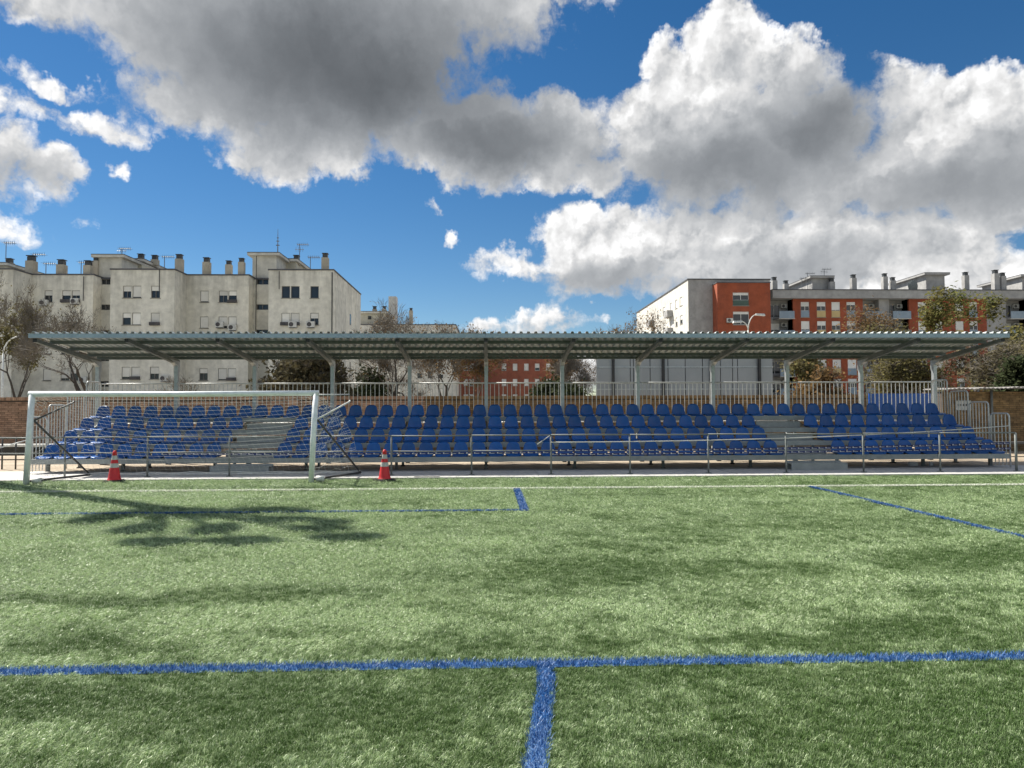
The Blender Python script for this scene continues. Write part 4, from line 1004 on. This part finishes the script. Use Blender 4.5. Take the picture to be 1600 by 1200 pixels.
for i, (px, y0, y1, k) in enumerate(((1253, 452, 434, 0), (1262, 452, 426, 0), (1288, 433, 420, 1))):
    antenna(XX(px, Ys+3, 440), Ys+3, ZZ(px, y0, Ys+3), ZZ(px, y1, Ys+3), ('short aerial left of the red slab stair tower', 'taller aerial touching the stair tower of the red slab', 'aerial on top of the red slab stair tower roof')[i], k, 1.3)
t = thing('satellite_dish', 'grey satellite dish on the roof of the long red slab', 'satellite dish', (XX(1425, Ys+2, 440), Ys+2, ztop))
d_ = MB(); rings = [(r_, .25*r_*r_) for r_ in (0, .35, .7, 1.0)]
for r_, q_ in rings:
    for k in range(14): d_.v.append((r_*cos(k*pi/7)*.8, -.5+q_*1.2, 1.1+r_*sin(k*pi/7)))
for i in range(3):
    for k in range(14): a = i*14+k; c = i*14+(k+1) % 14; d_.f.append((a, c, c+14, a+14))
d_.build('dish', 'galv_dull', t); MB().tube([(0, 0, 0), (0, -.3, 1.1)], .06, 6).build('arm', 'dark_tube', t)

# ------------------------------------------------------------------ street lamps
def lamp(px, py, Y, heads, lab):
    x, _, z = AT(px, py, Y); t = thing('street_lamp', lab, 'street lamp', (x, Y, 0))
    zb = z
    MB().tube([(0, 0, -.03), (0, 0, zb)], [.09, .055], 8).build('pole', 'old_white', t, True)
    for dx, dz in heads:
        pts = [(0, 0, zb)]+[(dx*(1-cos(a)), 0, zb+dz*sin(a)) for a in (.35, .7, 1.05, 1.4)]
        MB().tube(pts, .04, 6).build('arm', 'old_white', t, True)
        ex, ez = pts[-1][0], pts[-1][2]; s_ = 1 if dx > 0 else -1
        h = MB(); h.hexa([(ex, -.12, ez-.08), (ex+s_*.75, -.16, ez-.14), (ex+s_*.75, .16, ez-.14), (ex, .12, ez-.08), (ex, -.07, ez+.06), (ex+s_*.7, -.1, ez+.04), (ex+s_*.7, .1, ez+.04), (ex, .07, ez+.06)])
        h.build('lamp_head', 'old_white', t)
lamp(1169, 516, 58, ((-.62, .75), (.80, 1.35)), 'white double-headed street lamp in front of the red corner block')
lamp(5, 552, 50, ((1.2, 1.2),), 'pale curved street lamp beside the bare tree at the beige block')
lamp(590, 525, 60, ((.5, .6),), 'pale curved street lamp standing before the cream block')

# ------------------------------------------------------------------ trees
def grow_tree(seed, levels, trunk, spread, ratio, kids, wig, r0_, upb=.12):
    """returns wood MB and the list of twig ends (position, direction)"""
    rr = random.Random(seed); wood = MB(); tips = []
    def rec(p, d, L, r, lev):
        n = 3 if lev > 2 else 2; pts = [p]; dd = d.copy(); radii = [r]
        for i in range(n):
            dd = (dd+Vector((rr.gauss(0, wig), rr.gauss(0, wig), rr.gauss(0, wig)+upb*.35))).normalized()
            p = p+dd*(L/n); pts.append(p); radii.append(r*(1-.42*(i+1)/n))
        wood.tube(pts, radii, 7 if lev >= levels-1 else (5 if lev > 2 else 3), False)
        if lev <= 2:
            for q_ in pts[1:]: tips.append((q_, dd))
        if lev == 0: return
        k = rr.choice(kids)
        az0 = rr.uniform(0, 2*pi); o1 = dd.orthogonal().normalized(); o2 = dd.cross(o1)
        for c in range(k):
            a = az0+2*pi*c/k+rr.uniform(-.5, .5); sp = spread*rr.uniform(.6, 1.35)
            if c == 0 and rr.random() < .5: sp *= .4
            nd = (dd*cos(sp)+(o1*cos(a)+o2*sin(a))*sin(sp)+Vector((0, 0, upb))).normalized()
            start = pts[-1] if c < 2 or rr.random() < .4 else pts[-2]
            rec(start, nd, L*ratio*rr.uniform(.75, 1.2), radii[-1]*(.82 if c == 0 else .62), lev-1)
    rec(Vector((0, 0, 0)), Vector((rr.uniform(-.08, .08), rr.uniform(-.08, .08), 1)).normalized(), trunk, r0_, levels)
    return wood, tips, rr
def plant(name, label, px, Y, top_py, wpx, leaf, bark='bark', seed=1, levels=6, leaves=3, twigs=0, lsize=.13, spread=.55, trunk=1.6, kids=(2, 3, 3), wig=.14, r0_=.16, ratio=.76, cat='tree', upb=.12, scatter=.25, depth=None):
    wood, tips, rr = grow_tree(seed, levels, trunk, spread, ratio, kids, wig, r0_, upb)
    h = ZZ(px, top_py, Y); w = wpx*Y/F
    zs = sorted(t[0].z for t in tips)[int(len(tips)*.985)]; xs_ = [t[0].x for t in tips]; xr_ = max(xs_)-min(xs_); ys_ = [t[0].y for t in tips]; yr_ = max(ys_)-min(ys_)
    sz = h/(zs+.2); sx = w/(xr_+.4); sy = (depth or w)/(yr_+.4)
    t = thing(name, label, cat, (XX(px, Y, 600), Y, -.03))
    rad = lambda v: v
    wood.v = [(v[0]*sx, v[1]*sy, v[2]*sz) for v in wood.v]
    wood.build('trunk', bark, t)
    if twigs:
        m = MB()
        for p, d in tips:
            p = Vector((p.x*sx, p.y*sy, p.z*sz))
            for _ in range(twigs):
                e = (Vector((d.x, d.y, d.z))*.7+Vector((rr.gauss(0, .5), rr.gauss(0, .5), rr.gauss(.25, .4)))).normalized()*rr.uniform(.18, .5)
                w_ = e.orthogonal().normalized()*.008; c = p+e*.5+Vector((rr.gauss(0, .04), rr.gauss(0, .04), rr.gauss(0, .04))); n = len(m.v)
                m.v += [tuple(p-w_), tuple(p+w_), tuple(c+w_), tuple(c-w_), tuple(p+e)]; m.f += [(n, n+1, n+2, n+3), (n+3, n+2, n+4)]
        m.build('twigs', 'twig', t)
    if leaves:
        V = []; Fc = []
        for p, d in tips:
            p = Vector((p.x*sx, p.y*sy, p.z*sz))
            for _ in range(int(leaves)+(rr.random() < leaves % 1)):
                c = p+Vector((rr.gauss(0, scatter), rr.gauss(0, scatter), rr.gauss(0, scatter*.8)))
                s_ = lsize*rr.uniform(.5, 1.3); a = Vector((rr.gauss(0, 1), rr.gauss(0, 1), rr.gauss(0, 1))).normalized(); b_ = a.orthogonal().normalized()
                n = len(V); V += [tuple(c-a*s_-b_*s_*.1), tuple(c+b_*s_*.55), tuple(c+a*s_), tuple(c-b_*s_*.55)]; Fc.append((n, n+1, n+2, n+3))
        m = MB(); m.v = V; m.f = Fc; m.build('crown', leaf, t)
    return t
G_ = None
plant('bare_tree', 'bare winter tree with olive buds beside the curved lamp at the beige block', 22, 40, 440, 150, 'leaf_olive', seed=3, levels=7, leaves=.22, twigs=2, lsize=.07, spread=.42, r0_=.17, wig=.16)
plant('bare_tree', 'bare dark tree rising behind the first canopy posts at the goal end', 178, 37, 474, 190, 'leaf_dull', seed=14, levels=7, leaves=.22, twigs=2, lsize=.05, spread=.60, r0_=.18, wig=.2, trunk=1.2)
plant('bare_tree', 'small bare shrub tree in front of the beige block between canopy posts', 285, 42, 585, 90, 'leaf_olive', seed=31, levels=5, leaves=.22, twigs=2, lsize=.05, spread=.6, r0_=.07, trunk=.8)
plant('dark_tree', 'dense dark brownish tree behind the canopy post next to the beige block', 440, 36, 548, 120, 'leaf_dull', seed=5, levels=7, leaves=1.4, twigs=2, lsize=.12, spread=.6, trunk=.8)
plant('dark_tree', 'dense dark tree with bronze leaves filling the canopy bay behind the goal post', 495, 34, 542, 130, 'leaf_dull', seed=6, levels=7, leaves=1.6, twigs=2, lsize=.12, spread=.62, trunk=.8)
plant('evergreen_bush', 'dark evergreen bush below the curved lamp before the cream block', 560, 36, 572, 85, 'leaf_dark', seed=8, levels=5, leaves=9, lsize=.13, spread=.7, trunk=.5, cat='bush')
plant('bare_tree', 'spreading bare tree with thick fork in front of the cream block', 634, 36, 492, 190, 'leaf_brown', seed=10, levels=8, leaves=.15, twigs=1, lsize=.055, spread=.6, r0_=.2, wig=.2, trunk=1.1)
plant('brown_tree', 'russet-leaved tree between the cream block and red brick block', 700, 42, 508, 130, 'leaf_brown', seed=12, levels=7, leaves=.8, twigs=2, lsize=.085, spread=.55, trunk=1.2)
plant('brown_tree', 'thin russet tree standing before the red brick block', 745, 44, 520, 90, 'leaf_brown', seed=13, levels=6, leaves=2, twigs=2, lsize=.09, spread=.5, trunk=1.3)
plant('brown_tree', 'sparse tree with clinging leaves at the red brick block corner', 868, 46, 548, 60, 'leaf_brown', seed=15, levels=6, leaves=2, twigs=2, lsize=.09, spread=.5, trunk=1.2)
plant('evergreen_bush', 'small dark evergreen at the foot of the red brick block', 856, 36, 586, 32, 'leaf_dark', seed=16, levels=5, leaves=9, lsize=.10, spread=.6, trunk=.5, cat='bush')
plant('evergreen_bush', 'low dark evergreen beside the sheet metal panel wall', 893, 35, 594, 40, 'leaf_dark', seed=17, levels=5, leaves=9, lsize=.10, spread=.6, trunk=.5, cat='bush')
plant('bare_tree', 'open leafless tree against white cloud beside the sheet metal panel wall', 912, 40, 530, 110, 'leaf_brown', seed=18, levels=7, leaves=.22, twigs=2, lsize=.06, spread=.6, trunk=1.2, wig=.2)
plant('brown_tree', 'brown-leaved tree top showing over the canopy beside the white side wall', 985, 52, 487, 120, 'leaf_brown', seed=19, levels=7, leaves=1, twigs=2, lsize=.09, spread=.55, trunk=1.6)
plant('brown_tree', 'leafy brown tree at the end of the sheet metal panel wall', 1235, 46, 545, 80, 'leaf_olive', seed=20, levels=6, leaves=4, twigs=2, lsize=.12, spread=.55, trunk=1.2)
plant('brown_tree', 'brown and ochre tree in front of the red wall of the balcony slab', 1320, 48, 486, 120, 'leaf_brown', seed=22, levels=7, leaves=2, twigs=2, lsize=.10, spread=.55, trunk=1.3)
plant('brown_tree', 'low rounded olive-brown tree behind the last canopy bays', 1378, 44, 505, 110, 'leaf_olive', seed=23, levels=7, leaves=2, twigs=2, lsize=.10, spread=.6, trunk=1.1)
plant('brown_tree', 'ochre thicket tree with pale limbs above the blue board', 1410, 38, 545, 150, 'leaf_olive', 'bark_pale', seed=24, levels=7, leaves=2.5, twigs=2, lsize=.09, spread=.65, trunk=.9)
plant('green_tree', 'tall yellow-green leafy tree in front of the balcony slab', 1508, 54, 452, 165, 'leaf_green', seed=46, levels=7, leaves=4, twigs=1, lsize=.15, spread=.48, trunk=1.9, scatter=.28, wig=.2)
plant('pale_limbed_tree', 'brown tree with pale white limbs behind the brick shed', 1520, 36, 530, 150, 'leaf_dull', 'bark_pale', seed=27, levels=7, leaves=2, twigs=2, lsize=.085, spread=.68, trunk=.9, r0_=.13)
plant('pale_limbed_tree', 'second pale-limbed tree beyond the brick shed under the green crown', 1600, 40, 520, 170, 'leaf_olive', 'bark_pale', seed=28, levels=7, leaves=2, twigs=2, lsize=.10, spread=.65, trunk=1.0)
plant('evergreen_bush', 'dark green ivy-like bush rising over the brick shed roof', 1592, 31, 556, 75, 'leaf_dark', seed=29, levels=6, leaves=8, lsize=.12, spread=.65, trunk=.7, cat='bush')
plant('brown_tree', 'russet scrub behind the guard rail before the red slab', 1290, 36, 575, 90, 'leaf_brown', seed=33, levels=6, leaves=4, twigs=2, lsize=.10, spread=.65, trunk=.7)
# far tree line closing the view behind the street
for i, (px, Y, tp, w) in enumerate(((-60, 60, 480, 150), (1680, 60, 470, 180), (1760, 45, 480, 180))):
    plant('street_tree', ('street tree past the end of the beige block', 'street tree past the balcony slab', 'nearer street tree past the brick shed')[i], px, Y, tp, w, 'leaf_olive', seed=40+i, levels=6, leaves=4, lsize=.16, spread=.6)

# tall tree outside the frame: its shadow lies on the turf in front of the goal
HT = 13.4; kx, ky = -SH[0]/math.tan(ELEV), -SH[1]/math.tan(ELEV)
BL = [(180, 806, .55, .40), (150, 812, .4, .3), (215, 827, .42, .32), (245, 848, .65, .22), (290, 803, .75, .42), (340, 827, .45, .36), (378, 846, .75, .2), (410, 798, .9, .26), (445, 812, .75, .2), (455, 799, .5, .2), (500, 826, .60, .2), (548, 840, .75, .2), (330, 806, .6, .3), (240, 800, .7, .3), (520, 816, .4, .15)]
cg0 = GR(330, 806); bx, by = cg0[0]+kx*HT, cg0[1]+ky*HT
tt = thing('shade_tree', 'tall tree with clumped crown whose shadow lies on the turf before the goal', 'tree', (bx, by, -.03))
rr = random.Random(77); wood = MB(); lv = MB()
fork = Vector((.15, -.1, 11.4))
wood.tube([(0, 0, 0), (.05, 0, 4), (.0, -.05, 8), tuple(fork)], [.36, .30, .25, .20], 10)
for px, py, rx, ry in BL:
    g = GR(px, py); hz = HT+rr.uniform(-.5, .7)
    c = Vector((g[0]+kx*hz-bx, g[1]+ky*hz-by, hz))
    mid = fork.lerp(c, .5)+Vector((0, 0, .25))
    wood.tube([tuple(fork-Vector((0, 0, .4))), tuple(mid), tuple(c)], [.11, .08, .03], 6)
    for _ in range(300):
        while True:
            o_ = Vector((rr.uniform(-1, 1), rr.uniform(-1, 1), rr.uniform(-1, 1)))
            if o_.length < 1: break
        p = c+Vector((o_.x*rx*.72, o_.y*ry*1.35, o_.z*.18)); s_ = rr.uniform(.07, .15)
        a = Vector((rr.gauss(0, 1), rr.gauss(0, 1), rr.gauss(0, .5))).normalized(); b_ = a.orthogonal().normalized(); n = len(lv.v)
        lv.v += [tuple(p-a*s_), tuple(p+b_*s_*.5), tuple(p+a*s_), tuple(p-b_*s_*.5)]; lv.f.append((n, n+1, n+2, n+3))
wood.build('trunk', 'bark', tt, True); lv.build('crown', 'leaf_green', tt)
